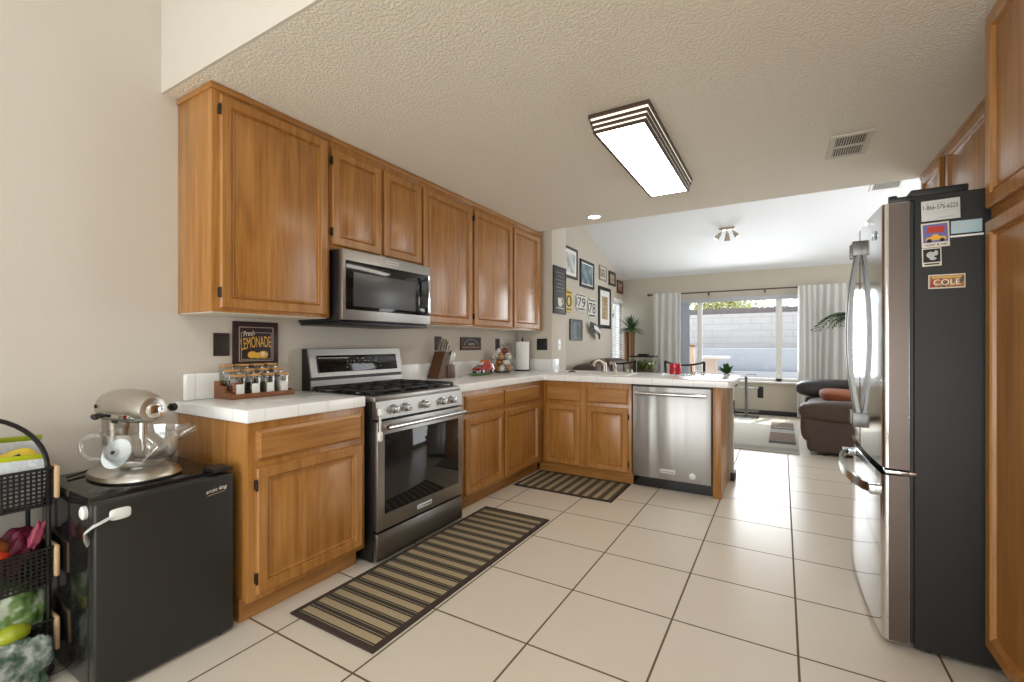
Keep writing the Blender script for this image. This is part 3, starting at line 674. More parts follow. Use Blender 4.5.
bp = bowl+[(r-.004, z) for r, z in reversed(bowl[1:])]+[(.001, .051)]
bw = mk('bowl', MB().lathe([(.001, .044)]+bp, (.075, 0, 0), 40), GLASS, t, True)
mk('bowl_base', MB().lathe([(.052, .040), (.055, .044), (.050, .048), (.001, .048)], (.075, 0, 0), 28), CHROME, t, True)
mk('bowl_handle', MB().tube([(-.02, -.075, .165), (-.045, -.115, .168), (-.055, -.135, .150), (-.053, -.133, .110), (-.04, -.115, .082), (-.010, -.070, .075)], .009, 12), GLASS, bw, True)
mk('pour_spout', MB().tube([(.150, .078, .155), (.172, .098, .172), (.192, .116, .186)], [.030, .026, .020], 14, cap=False), GLASS, bw, True)
SHL = mat('pouring_shield', C(214, 220, 222), .3)
Md = Matrix.Translation((.035, -.065, .098)) @ Matrix.Rotation(.35, 4, 'Z') @ Matrix.Rotation(1.15, 4, 'X')
mk('beater_disc', MB().lathe([(.056, 0), (.056, .004), (.016, .007), (.012, .018), (.001, .018)], n=30).xf(Md), SHL, t, True)
mk('disc_knob', MB().sup((0, 0, .020), (.008, .008, .006), 1, 1).xf(Md), BLACK, t, True)
mk('power_cord', MB().tube([(-.16, .04, .03), (-.20, .05, .012), (-.215, .01, .006), (-.20, -.05, .006), (-.165, -.10, .006), (-.15, -.135, .006)], .004, 8), BLACK, t, True)

# ------------------------------------------------------------------ rolling cart with groceries
cx0, cx1, cy0, cy1 = -2.465, -2.215, .14, .562
t = thing('rolling_cart', 'black perforated three-tier rolling cart with wooden handles at the left edge', 'cart', ((cx0+cx1)/2, (cy0+cy1)/2, 0))
def perforated(w, h, M, p=.0135, hole=.28, depth=.0012):
    nx, nz = max(1, round(w/p)), max(1, round(h/p)); mb = MB(); bm = mb.bm; a, b = w/nx, h/nz
    G = [[bm.verts.new((i*a, j*b, 0)) for j in range(nz+1)] for i in range(nx+1)]
    for i in range(nx):
        for j in range(nz):
            o = [G[i][j], G[i+1][j], G[i+1][j+1], G[i][j+1]]
            c = Vector(((i+.5)*a, (j+.5)*b, 0)); I = [bm.verts.new(c+(v.co-c)*hole*2) for v in o]
            for k in range(4): bm.faces.new((o[k], o[(k+1) % 4], I[(k+1) % 4], I[k]))
    r = bmesh.ops.extrude_face_region(bm, geom=bm.faces[:])
    for v in [g for g in r['geom'] if isinstance(g, bmesh.types.BMVert)]: v.co.z -= depth
    return mb.xf(M)
for z0, z1 in ((.612, .738), (.335, .458), (.075, .205)):
    b = mk('basket', perforated(cy1-cy0, z1-z0, FL(cx1, cy0, z0)), BLACK, t, fixn=False)
    mk('basket_back', perforated(cy1-cy0, z1-z0, FL(cx0, cy0, z0)), BLACK, b, fixn=False)
    for q in (cy0, cy1): mk('basket_end', perforated(cx1-cx0, z1-z0, FB(cx0, q, z0)), BLACK, b, fixn=False)
    mk('basket_floor', MB().box(cx0, cx1, cy0, cy1, z0-.004, z0+.0), BLACK, b)
    mk('rim', MB().tube([(cx0, cy0, z1), (cx1, cy0, z1), (cx1, cy1, z1), (cx0, cy1, z1), (cx0, cy0, z1)], .005, 8), BLACK, b)
    mk('wooden_handle', MB().box(cx0+.02, cx1+.012, cy1+.003, cy1+.017, z0+.018, z1+.006, .006), PALEW, b)
mk('frame', MB().tube([(cx1-.012, cy1-.008, .05), (cx1-.012, cy1-.008, .74)], .007, 8).tube([(cx0+.012, cy1-.008, .05), (cx0+.012, cy1-.008, .74)], .007, 8).tube([(cx1-.012, cy0+.008, .05), (cx1-.012, cy0+.008, .74)], .007, 8).tube([(cx0+.012, cy0+.008, .05), (cx0+.012, cy0+.008, .74)], .007, 8), BLACK, t)
ym = (cy0+cy1)/2; ya = (cy1-cy0)/2-.01
mk('hoop_handle', MB().tube([(cx1-.012, ym+ya*math.cos(PI*k/24), .735+.205*math.sin(PI*k/24)) for k in range(25)], .0075, 10), BLACK, t)
for x in (cx0+.03, cx1-.03):
    for y in (cy0+.03, cy1-.01): mk('caster', MB().cyl((x-.008, y, .022), (x+.008, y, .022), .021, n=18).box(x-.011, x+.011, y-.008, y+.008, .03, .07, .003), BLACK, t)
def bag(name, label, cat, c, r, m, M=None, seed=1, crumple=.12, e=.7, fine=0.0):
    mb = MB().sup((0, 0, 0), r, e, e, None, 90 if fine else 30, 50 if fine else 18); random.seed(seed)
    ph = [random.random()*6 for _ in range(9)]
    for v in mb.bm.verts:
        q = Vector((v.co.x/r[0], v.co.y/r[1], v.co.z/r[2])); f = 1+crumple*(math.sin(q.x*4+ph[0]+3*q.z)*.5+math.sin(q.y*7+ph[1])*.4+math.sin(q.z*9+ph[2]+q.y*5)*.35)
        v.co *= f
        if fine:
            p = Vector((v.co.x*40+seed, v.co.y*26, v.co.z*14)); v.co *= 1+fine*(abs(noise.noise(p))+.6*abs(noise.noise(p*2.3))-.35)
    mb.xf(Matrix.Translation(c) @ (M or Matrix.Identity(4)))
    return solo(name, mb, m, label, cat, c, sharp=80)
def pack(name, label, cat, c, w, h, d, m, rim, M, pm):
    t = thing(name, label, cat, c)
    mb = MB(); rings = []
    for k in range(13):
        v = -1+k/6; th = d*(1-abs(v)**3)+.0015
        rings.append([(w/2*math.copysign(1, a) if True else 0, b*th/2*(1-(.0)), v*h/2) for a, b in ((-1, -1), (-.001, -1), (.001, -1), (1, -1), (1, 1), (.001, 1), (-.001, 1), (-1, 1))])
    mb.loft(rings)
    T = Matrix.Translation(c) @ M
    mk('pouch', mb.xf(T), m, t); mk('seal', MB().box(-w/2-.002, w/2+.002, -.003, .003, h/2-.012, h/2+.012, .001).xf(T), rim, t)
    if pm: mk('print', MB().sup((0, -d/2-.0005, 0), (w*.3, .002, h*.16), .6, .8).xf(T), pm, t)
    return t
LIME = mat('lime_green_foil', C(190, 200, 40), .3); PKW = art('white_printed_pouch', C(214, 220, 224), C(196, 204, 212), C(230, 232, 230), 30)
Rz = Matrix.Rotation(math.radians(90), 4, 'Z')
pack('snack_pouch', 'white snack pouch with lime green top in the front of the top basket', 'bag', (-2.245, .435, .70), .225, .165, .030, PKW, LIME, Rz @ Matrix.Rotation(.06, 4, 'Y'), mat('pouch_print', C(168, 176, 190), .5))
pack('snack_pouch', 'green and white pouch leaning at the back of the top basket', 'bag', (-2.35, .45, .735), .22, .20, .028, PKW, mat('green_foil', C(150, 166, 40), .3), Rz @ Matrix.Rotation(.05, 4, 'Y'), mat('navy_print', C(36, 40, 110), .5))
t = thing('candy_bag', 'yellow patterned bag lying across the top basket of the cart', 'bag', (-2.285, .475, .762))
M = Matrix.Translation((-2.285, .470, .756)) @ Rz @ Matrix.Rotation(-.35, 4, 'Y') @ Matrix.Rotation(-.35, 4, 'X')
mk('pouch', MB().sup((0, 0, 0), (.075, .022, .045), .7, .6).xf(M), mat('yellow_foil', C(224, 196, 60), .3), t)
mk('print', MB().rings(.07, .045, [(0, 0), (.004, .002), (.009, .002), (.010, 0)], M @ frame((-.035, -.021, -.022), (1, 0, 0), (0, 0, 1))).join(MB().sup((0, -.021, 0), (.018, .003, .010), 1, 1), M), DKBRN, t)
bag('red_bag', 'small red bag at the left end of the top basket', 'bag', (-2.30, .395, .775), (.05, .03, .075), mat('red_foil', C(200, 60, 50), .35), None, 3)
bag('onion', 'brown round onion in the middle basket of the cart', 'vegetable', (-2.285, .425, .478), (.044, .044, .042), mat('onion_skin', C(166, 98, 52), .4, vary=.2), None, 4, .05, 1)
bag('mesh_bag', 'purple red mesh bag of onions in the middle basket', 'bag', (-2.33, .490, .440), (.065, .055, .085), mat('purple_mesh', C(104, 28, 52), .45, bump=(180, .6), vary=.4), Matrix.Rotation(-.5, 4, 'X'), 5, .10, .8, .14)
bag('mesh_bag_neck', 'pink twisted bag neck sticking up beside the mini fridge', 'bag', (-2.25, .530, .505), (.014, .018, .042), mat('pink_mesh', C(150, 62, 84), .5, vary=.3), Matrix.Rotation(-.3, 4, 'X'), 6, .2)
bag('tomato', 'orange red tomato behind the holes of the middle basket', 'vegetable', (-2.255, .435, .455), (.032, .032, .028), mat('tomato_red', C(206, 66, 38), .3), None, 7, .03, 1)
t = bag('salad_bag', 'green printed salad bag above the bottom basket', 'bag', (-2.275, .470, .262), (.06, .085, .095), art('salad_print', C(60, 92, 40), C(120, 150, 90), C(206, 212, 196), 16), Matrix.Rotation(.25, 4, 'X'), 8, .08, .7, .12)
bag('lime', 'yellow green lime on top of the bottom basket', 'fruit', (-2.21, .462, .205), (.036, .045, .032), mat('lime_skin', C(158, 168, 40), .35), None, 9, .03, 1)
FILM = art('clear_film_bag', C(74, 100, 84), C(140, 148, 142), C(190, 194, 190), 26)
FILM.node_tree.nodes['Principled BSDF'].inputs['Roughness'].default_value = .18
bag('plastic_bag', 'crumpled clear and green plastic bag hanging over the bottom basket', 'bag', (-2.178, .44, .097), (.034, .105, .092), FILM, None, 10, .12, .7, .22)

# ------------------------------------------------------------------ floor rugs
RX0, RX1, RY0, RY1 = -1.843, -1.332, 1.217, 2.745
solo('kitchen_rug', MB().box(RX0, RX1, RY0, RY1, .0008, .009, .003), stripe_rug('rug_stripes_long', 1, .0815, RX0, RX1, RY0, RY1, .028, RY0+.04), 'long brown and tan striped rug in front of the range', 'rug', (-1.587, 1.98, 0), 'striped kitchen rugs')
QX0, QX1, QY0, QY1 = -1.93, -1.088, 3.285, 3.80
solo('kitchen_rug', MB().box(QX0, QX1, QY0, QY1, .0008, .009, .003), stripe_rug('rug_stripes_short', 0, .0815, QX0, QX1, QY0, QY1, .028, QX0+.03), 'smaller brown and tan striped rug in the corner by the sink cabinets', 'rug', (-1.5, 3.53, 0), 'striped kitchen rugs')
t = thing('living_room_rug', 'pale area rug with brown and grey blocks before the back window', 'rug', (-.64, 6.85, 0))
mk('pile', MB().box(-1.45, .163, 5.73, 7.98, .0008, .012, .003), mat('rug_pale', C(192, 188, 176), .95, bump=(200, .4), vary=.06), t)
BK = [mat('rug_brown', C(112, 92, 78), .95), mat('rug_charcoal', C(58, 52, 48), .95), mat('rug_stone', C(150, 146, 138), .95)]
for a, b, m in ((6.42, 7.02, 0), (6.22, 6.40, 1), (7.06, 7.28, 2), (7.30, 7.42, 1), (7.46, 7.90, 0)): mk('pattern_block', MB().box(-.14, .14, a, b, .0118, .0132), BK[m], t)
mk('border_band', MB().box(-1.44, .155, 5.75, 5.98, .0118, .0128), BK[2], t); mk('border_band', MB().box(-1.44, .155, 7.93, 7.97, .0118, .0128), BK[2], t)

# ------------------------------------------------------------------ things on the kitchen wall
def plate(name, label, M, w, h, m, cat, extra=None, grp=None):
    t = thing(name, label, cat, tuple(M.translation), grp)
    mk('cover', MB().box(-w/2, w/2, -h/2, h/2, 0, .006, .002).xf(M), m, t)
    for e in (extra or []): mk('toggle' if cat == 'switch' else 'socket', e.xf(M), m, t)
    return t
tog = lambda: [MB().box(-.006, .006, -.012, .012, .005, .012, .002)]
sock = lambda dx=0: [MB().box(dx-.017, dx+.017, q-.014, q+.014, .005, .008, .003) for q in (.026, -.026)]
plate('wall_outlet', 'dark outlet plate left of the lemonade sign', FL(XW+.0005, 1.263, 1.174), .078, .118, DKBRN, 'outlet', sock(), 'dark kitchen wall plates')
plate('wall_outlet', 'dark outlet plate behind the knife block', FL(XW+.0005, 2.985, 1.184), .085, .118, DKBRN, 'outlet', sock(), 'dark kitchen wall plates')
plate('light_switch', 'narrow black switch plate above the egg basket', FL(XW+.0005, 3.915, 1.176), .075, .118, BLACK, 'switch', tog(), 'dark kitchen wall plates')
plate('wall_outlet', 'square black outlet plate right of the paper towels', FB(-2.205, 4.3595, 1.178), .125, .122, BLACK, 'outlet', sock(-.03)+sock(.03), 'dark kitchen wall plates')
plate('light_switch', 'white switch plate below the coffee sign', FL(-2.0895, 4.53, 1.175), .075, .118, WHITEP, 'switch', tog())
plate('wall_outlet', 'dark outlet on the back wall under the window', FB(-.315, 8.7495, .375), .085, .19, BLACK, 'outlet', sock())
plate('wall_outlet', 'black outlet on the brown end of the peninsula', frame((-.3645, 4.425, .63), (0, 1, 0), (0, 0, 1)), .06, .118, BLACK, 'outlet', sock())

t = thing('lemonade_sign', 'dark square sign reading Fresh Lemonade in yellow letters', 'sign', (XW, 1.44, 1.18))
M = FL(XW+.0005, 1.441, 1.176)
mk('board', MB().box(-.124, .124, -.121, .121, 0, .012, .002).xf(M), mat('sign_brown', C(44, 24, 26), .5), t)
mk('border_line', MB().rings(.190, .186, [(0, .012), (0, .0128), (.0045, .0128), (.0045, .012)], M @ Matrix.Translation((-.095, -.093, 0)), False).join(MB().rings(.168, .148, [(0, .012), (0, .0128), (.003, .0128), (.003, .012)], M @ Matrix.Translation((-.084, -.084, 0)), False)), mat('sign_line', C(170, 150, 130), .5), t)
text('script_lettering', 'Fresh', .062, .028, M @ Matrix.Translation((-.042, .058, .012)) @ Matrix.Rotation(.15, 4, 'Z'), CREAM, t, shear=.3)
text('lettering', 'LEMONADE', .166, .060, M @ Matrix.Translation((-.002, .004, .012)) @ Matrix.Rotation(.09, 4, 'Z'), GOLD, t, arc=.008)
for x, r in ((-.030, .019), (.0, .016), (.032, .020)): mk('lemon_print', MB().sup((x+.006, -.058-(.004 if x == 0 else 0), .0125), (r*1.3, r, .001), 1, .9).xf(M), YEL, t)
mk('cut_face', MB().sup((.036, -.054, .0135), (.011, .012, .0008), 1, 1).xf(M), CREAM, t)

t = thing('kitchen_sign', 'dark wooden plaque with arched lettering above the toy car', 'sign', (XW, 3.45, 1.18))
M = FL(XW+.0005, 3.45, 1.183)
mk('board', MB().box(-.158, .158, -.060, .060, 0, .012, .002).xf(M), mat('plaque_brown', C(58, 44, 40), .6), t)
mk('border_line', MB().rings(.30, .108, [(0, .012), (0, .013), (.004, .013), (.004, .012)], M @ Matrix.Translation((-.15, -.054, 0)), False), mat('plaque_line', C(120, 84, 66), .6), t)
ab = MB()
for k in range(9): a = PI*(k+.5)/9; ab.join(MB().box(-.011, .011, -.008, .008, 0, .0012, .0), M @ Matrix.Translation((.105*math.cos(a), -.012+.050*math.sin(a), .012)) @ Matrix.Rotation((a-PI/2)*.6, 4, 'Z'))
mk('arched_marks', ab, mat('plaque_grey', C(120, 124, 128), .6), t)
mk('centre_mark', MB().box(-.05, .05, -.014, .006, .012, .0132).xf(M), mat('plaque_tan', C(150, 134, 110), .6), t)
mk('lower_band', MB().box(-.14, .14, -.040, -.026, .012, .0132).xf(M), mat('plaque_rust', C(150, 110, 84), .6), t)

t = thing('coffee_sign', 'tall black chalkboard sign with a white cup on the pillar', 'sign', (-2.09, 4.53, 1.76))
M = FL(-2.0895, 4.53, 1.762)
mk('board', MB().box(-.155, .155, -.255, .255, 0, .016, .003).xf(M), mat('chalk_black', C(52, 50, 50), .6, vary=.2), t)
mk('edge', MB().rings(.31, .51, [(0, .014), (0, .019), (.012, .019), (.012, .014)], M @ Matrix.Translation((-.155, -.255, 0)), False), INK, t)
ch = MB()
for k, (w, z) in enumerate(((.2, .19), (.17, .15), (.22, .11), (.15, .07), (.2, .03), (.17, -.01))): ch.box(-w/2, w/2, z-.007, z+.007, .016, .0168)
mk('chalk_lines', ch.xf(M), mat('chalk_grey', C(112, 112, 112), .8), t)
mk('cup_print', MB().prism([(-.06, -.08), (.06, -.08), (.05, -.15), (.025, -.175), (-.025, -.175), (-.05, -.15)], .016, .018, M).join(MB().lathe([(.030, 0), (.030, .002), (.018, .002), (.018, 0)], (.065, -.115, .016), 20), M).join(MB().box(-.09, .09, -.195, -.187, .016, .018), M), CREAM, t)

# ------------------------------------------------------------------ spice rack with jars
ky0, ky1 = 1.215, 1.545
t = thing('spice_rack', 'stepped wooden spice rack holding twelve jars on the left counter', 'rack', (-2.39, 1.38, CT1))
zc = CT1+.0005
stp = [(-2.465, zc), (-2.312, zc), (-2.312, zc+.030), (-2.362, zc+.030), (-2.362, zc+.064), (-2.414, zc+.064), (-2.414, zc+.086), (-2.468, zc+.086)]
for a, b in ((ky0, ky0+.012), (ky1-.012, ky1)): mk('side', ext(stp, a, b), ACACIA, t)
mk('front_lip', MB().box(-2.310, -2.298, ky0-.002, ky1+.002, zc, zc+.024, .002), ACACIA, t)
for x0, x1, z in ((-2.362, -2.310, .012), (-2.414, -2.362, .036), (-2.466, -2.414, .060)): mk('shelf', MB().box(x0, x1, ky0+.011, ky1-.011, zc+z-.012, zc+z, .001).box(x0, x0+.006, ky0+.011, ky1-.011, zc, zc+z-.01), ACACIA, t)
LABELM = mat('jar_label', C(232, 232, 228), .7)
SPC = [mat('spice_'+n, C(*c), .9, vary=.2) for n, c in (('paprika', (142, 62, 36)), ('pepper', (66, 58, 50)), ('herb', (112, 112, 72)), ('salt', (206, 200, 186)))]
def jar(label, loc, sp):
    t = thing('spice_jar', label, 'jar', loc, 'spice jars on the wooden rack')
    x, y, z = loc; h, r = .098, .0255
    mk('glass', MB().box(x-r, x+r, y-r, y+r, z+.0005, z+h, .007, 3), GLASS, t)
    mk('spice', MB().box(x-r+.003, x+r-.003, y-r+.003, y+r-.003, z+.004, z+.066, .005), sp, t)
    mk('lid', MB().box(x-r-.001, x+r+.001, y-r-.001, y+r+.001, z+h-.002, z+h+.011, .005), BAMBOO, t)
    mk('label', MB().box(x+r-.0005, x+r+.001, y-.0195, y+.0195, z+.012, z+.060, .0003), LABELM, t)
ROW = (('front', -2.336, .012), ('middle', -2.388, .036), ('back', -2.440, .060))
PLC = (('leftmost', 'second from the left', 'third from the left', 'rightmost'))
for i, (rn, x, dz) in enumerate(ROW):
    for k in range(4): jar('square glass spice jar, %s in the %s row of the rack' % (PLC[k], rn), (x, 1.262+k*.078, zc+dz), SPC[(k+i) % 4])

# ------------------------------------------------------------------ counter things right of the range
t = thing('knife_block', 'dark wooden knife block by the backsplash right of the range', 'knife block', (-2.39, 2.93, CT1))
kz = CT1+.0005
mk('block', MB().loft([[(x, y, z) for y, z in ((2.790, kz), (2.905, kz), (2.975, kz+.170), (2.885, kz+.215))] for x in (-2.44, -2.33)]), WALNUT, t)
mk('front_block', MB().box(-2.44, -2.32, 2.906, 3.005, kz, kz+.105, .004), WALNUT, t)
ax = Vector((0, .35, .94)).normalized()
HND = steel('knife_handle', C(150, 144, 134), .4)
pos = [('nearest the wall in the back slot', -2.42, 2.905, .105), ('in the back row beside the wall one', -2.395, 2.908, .115), ('in the middle of the back row', -2.37, 2.91, .11), ('at the outer end of the back row', -2.348, 2.915, .10), ('in the second row near the wall', -2.40, 2.945, .085), ('in the second row at the outer side', -2.36, 2.95, .08)]
for k, (w, x, y, ln) in enumerate(pos):
    p = Vector((x, y, kz+.212-(y-2.905)*.5))
    t = thing('kitchen_knife', 'steel handled knife %s of the knife block' % w, 'knife', tuple(p), 'knives in the knife block')
    mk('handle', MB().tube([p+ax*.006, p+ax*.03, p+ax*ln*.7, p+ax*ln], [.007, .0085, .0085, .007], 10, flat=1.3), HND, t)
    mk('blade', MB().box(-.001, .001, -.010, .010, -.10, .0).xf(Matrix.Translation(p+ax*.010) @ Matrix.Rotation(-.356, 4, 'X')), CHROME, t)
    if k == 4: mk('end_cap', MB().tube([p+ax*ln*.8, p+ax*(ln+.004)], .0095, 10, flat=1.3), BLACK, t)
t = thing('steak_knives', 'row of steel steak knife handles standing in the lower knife block', 'knife', (-2.38, 2.96, kz+.1)) if False else None
for k in range(4):
    x = -2.425+k*.029; p = Vector((x, 2.955, kz+.104))
    t = thing('steak_knife', ('steak knife nearest the wall in the lower block', 'steak knife second from the wall in the lower block', 'steak knife third from the wall in the lower block', 'steak knife at the outer end of the lower block')[k], 'knife', tuple(p), 'steak knives in the lower block')
    mk('handle', MB().box(-.010, .010, -.030, .030, .002, .115, .004).xf(Matrix.Translation(p) @ Matrix.Rotation(-.36, 4, 'X')), HND, t)

t = thing('toy_car', 'small red vintage toy car on a green plate', 'toy car', (-2.33, 3.41, kz+.02))
T = Matrix.Translation((-2.33, 3.43, kz+.014)) @ Matrix.Scale(.82, 4)
def carbody():
    prof = [(-.140, .03), (-.142, .050), (-.128, .066), (-.095, .078), (-.070, .088), (-.050, .112), (-.015, .132), (.035, .138), (.080, .130), (.115, .106), (.138, .072), (.142, .045), (.138, .03)]
    rings = []
    for s_, q in ((-.060, .55), (-.052, .85), (-.03, .98), (0, 1), (.03, .98), (.052, .85), (.060, .55)):
        rings.append([(s_, y, .02+(z-.02)*q) for y, z in prof])
    return MB().loft(rings)
mk('body', carbody().xf(T), REDCAR, t)
mk('roof', MB().sup((0, .035, .122), (.042, .080, .024), .9, .8).xf(T), ORANGE, t)
mk('windscreen', MB().box(-.040, .040, -.004, .004, -.018, .018, .003).xf(T @ Matrix.Translation((0, -.058, .104)) @ Matrix.Rotation(-.65, 4, 'X')), mat('pale_glass', C(216, 214, 206), .1), t)
mk('hood', MB().sup((0, -.105, .066), (.044, .038, .018), .8, .8).xf(T), mat('grey_brown_paint', C(140, 110, 96), .3), t)
mk('bumper', MB().tube([(-.06, -.143, .032), (0, -.152, .032), (.06, -.143, .032)], .006, 8).xf(T), CHROME, t)
for y in (-.092, .092):
    for x in (-.055, .055):
        w = mk('wheel', MB().cyl((x-.009, y, .028), (x+.009, y, .028), .028, n=20).xf(T), BLACK, t); mk('hubcap', MB().cyl((x+(.009 if x > 0 else -.009), y, .028), (x+(.012 if x > 0 else -.012), y, .028), .016, n=16).xf(T), WHITEP, w)
solo('plate', MB().join(MB().lathe([(.07, .0), (.10, .004), (.115, .012), (.112, .014), (.09, .008), (.001, .007)], n=36), Matrix.Translation((-2.33, 3.39, kz)) @ Matrix.Diagonal((.70, 1.35, 1, 1))), GREEN, 'oval green plate under the red toy car', 'plate', (-2.33, 3.39, kz))

t = thing('wire_basket_stand', 'two-tier wire basket stand filled with eggs and onions', 'basket', (-2.36, 3.80, kz))
bx, by = -2.36, 3.80
WIRE = steel('basket_wire', C(120, 108, 96), .35)
def wire_basket(r, z, h):
    w = MB()
    for rr_, zz in ((r*.7, z), (r*.9, z+h*.5), (r, z+h)): w.tube([(bx+rr_*math.cos(2*PI*k/24), by+rr_*math.sin(2*PI*k/24), zz) for k in range(25)], .0025, 6)
    for k in range(14):
        a = 2*PI*k/14; w.tube([(bx, by, z), (bx+r*.7*math.cos(a), by+r*.7*math.sin(a), z), (bx+r*.9*math.cos(a), by+r*.9*math.sin(a), z+h*.5), (bx+r*math.cos(a), by+r*math.sin(a), z+h)], .0016, 5)
    return w
mk('lower_basket', wire_basket(.115, kz+.012, .055), WIRE, t); mk('upper_basket', wire_basket(.095, kz+.125, .045), WIRE, t)
mk('centre_post', MB().cyl((bx, by, kz), (bx, by, kz+.235), .004, n=8).tube([(bx+.02*math.cos(2*PI*k/16), by, kz+.25+.02*math.sin(2*PI*k/16)) for k in range(17)], .003, 6), WIRE, t)
mk('base_ring', MB().tube([(bx+.075*math.cos(2*PI*k/24), by+.075*math.sin(2*PI*k/24), kz+.004) for k in range(25)], .004, 6), WIRE, t)
EGG = [mat('egg_white', C(232, 224, 214), .5), mat('egg_brown', C(186, 140, 104), .5), mat('onion_gold', C(176, 118, 50), .4, vary=.2), mat('shallot', C(120, 60, 56), .4)]
spots = [(k, .080, .047, 6, 0) for k in range(6)]+[(k, .062, .158, 5, .5) for k in range(5)]+[(k, .040, .098, 3, .2) for k in range(3)]+[(k, .028, .208, 2, .3) for k in range(2)]
cm_ = [1, 0, 2, 0, 2, 0, 0, 0, 3, 0, 1, 0, 1, 2, 3, 0]
nm = ('facing the room', 'toward the paper towels', 'at the back right', 'by the wall', 'at the back left', 'toward the toy car')
for q, (k, r, z, n, o) in enumerate(spots):
    a = 2*PI*(k+o*.2)/n; c = (bx+r*math.cos(a), by+r*math.sin(a), kz+z); tier = 'lower' if q < 6 else 'upper' if q < 11 else 'lower' if q < 14 else 'upper'; on = 'in' if q < 11 else 'heaped on top of'; mm = cm_[q]
    kind = ('egg', 'egg', 'onion', 'shallot')[mm]
    solo(kind, MB().sup(c, (.030, .038, .032), 1, 1, Matrix.Rotation(q*1.3, 4, 'Z'), 18, 12), EGG[mm], '%s %s %s the %s wire basket, %s' % (('white', 'brown', 'golden', 'dark red')[mm], kind, on, tier, nm[k]), 'egg' if mm < 2 else 'vegetable', c, 'food in the wire basket stand')

t = thing('paper_towel_holder', 'black paper towel holder in the counter corner', 'holder', (-2.34, 4.17, kz))
px_, py_ = -2.34, 4.17
mk('base', MB().lathe([(.078, 0), (.080, .006), (.076, .012), (.001, .012)], (px_, py_, kz), 32), BLACK, t)
mk('post', MB().cyl((px_, py_, kz+.01), (px_, py_, kz+.315), .006, n=12).lathe([(.006, .31), (.013, .318), (.012, .328), (.006, .335), (.005, .348), (.001, .352)], (px_, py_, kz), 16), BLACK, t)
mk('side_arm', MB().tube([(px_+.03, py_+.066, kz+.008), (px_+.035, py_+.085, kz+.010), (px_+.035, py_+.086, kz+.12)], .006, 10), BLACK, t)
solo('paper_towel_roll', MB().lathe([(.019, 0), (.070, 0), (.0715, .004), (.0715, .286), (.070, .290), (.019, .290)], (px_, py_, kz+.0125), 40), PAPER, 'white paper towel roll standing on its black holder', 'paper towel', (px_, py_, kz+.0125))

# sink, faucet and peninsula things
t = thing('kitchen_faucet', 'brushed nickel faucet rising behind the peninsula sink', 'faucet', (-1.50, 4.32, CT1))
fx, fy_ = -1.50, 4.32
mk('body', MB().lathe([(.030, 0), (.030, .006), (.022, .010), (.019, .05), (.021, .085), (.016, .10), (.001, .104)], (fx, fy_, kz), 22), NICKEL, t)
mk('spout', MB().tube([(fx, fy_, kz+.05), (fx-.015, fy_-.02, kz+.095), (fx-.035, fy_-.055, kz+.118), (fx-.055, fy_-.095, kz+.115), (fx-.066, fy_-.125, kz+.092), (fx-.068, fy_-.130, kz+.065)], [.015, .015, .014, .014, .015, .016], 14), NICKEL, t)
mk('lever', MB().tube([(fx, fy_, kz+.10), (fx-.012, fy_+.01, kz+.118), (fx-.035, fy_+.03, kz+.135)], [.012, .008, .006], 10), NICKEL, t)
t = thing('side_sprayer', 'curved nickel side sprayer beside the faucet', 'sprayer', (-1.40, 4.32, CT1))
mk('base', MB().lathe([(.022, 0), (.022, .006), (.015, .012), (.014, .03)], (-1.395, fy_, kz), 20), NICKEL, t)
mk('wand', MB().tube([(-1.395, fy_, kz+.03), (-1.393, fy_-.002, kz+.065), (-1.405, fy_-.012, kz+.090), (-1.425, fy_-.028, kz+.098), (-1.437, fy_-.038, kz+.085)], [.013, .014, .016, .016, .014], 12), NICKEL, t)
for x, q in ((-1.272, 'left'), (-1.238, 'right')): solo('air_gap_cap', MB().lathe([(.013, 0), (.013, .030), (.010, .036), (.001, .037)], (x, 4.32, kz), 16), NICKEL, 'short nickel cap right of the sprayer, the %s of a pair' % q, 'cap', (x, 4.32, kz), 'pair of nickel caps')
t = thing('sink_strainer', 'small grey metal sink strainer left of the faucet', 'strainer', (-1.80, 4.22, CT1))
mk('cup', MB().lathe([(.030, 0), (.042, .006), (.040, .009), (.028, .012), (.001, .013)], (-1.80, 4.22, kz), 22), SSD, t)
mk('knob', MB().sup((-1.80, 4.22, kz+.024), (.010, .010, .012), 1, 1), SSD, t)
t = thing('kitchen_sink', 'white drop-in sink rim flush in the peninsula counter', 'sink', (-1.5, 4.04, CT1))
sk = MB(); sk.loft([[(x, y, z) for x, y in ((-1.86+i, 3.86+i), (-1.16-i, 3.86+i), (-1.16-i, 4.26-i), (-1.86+i, 4.26-i))] for i, z in ((0, kz), (.004, kz+.005), (.024, kz+.005), (.030, kz+.001), (.032, kz+.0005))])
mk('rim', sk, WHITEP, t)
t = thing('glass_tray', 'clear rectangular glass tray under the red candle', 'tray', (-.735, 4.29, CT1))
mk('tray', MB().box(-.93, -.56, 4.20, 4.38, kz, kz+.006, .002).rings(.37, .18, [(0, .005), (0, .010), (.008, .010), (.008, .005)], frame((-.93, 4.20, kz), (1, 0, 0), (0, 1, 0)), False), GLASS, t)
t = thing('candle', 'red glass jar candle on the peninsula counter', 'candle', (-.83, 4.29, kz+.01))
cz_ = kz+.0065
mk('jar', MB().lathe([(.044, 0), (.050, .004), (.050, .088), (.046, .092), (.045, .088), (.045, .075), (.001, .075)], (-.83, 4.29, cz_), 30), RED, t)
mk('label', MB().tube([(-.83+.0505*math.cos(a), 4.29+.0505*math.sin(a), cz_+.045) for a in [(-2.6+.15*k) for k in range(12)]], .0006, 6, flat=30), mat('deep_red_label', C(170, 22, 44), .4), t)
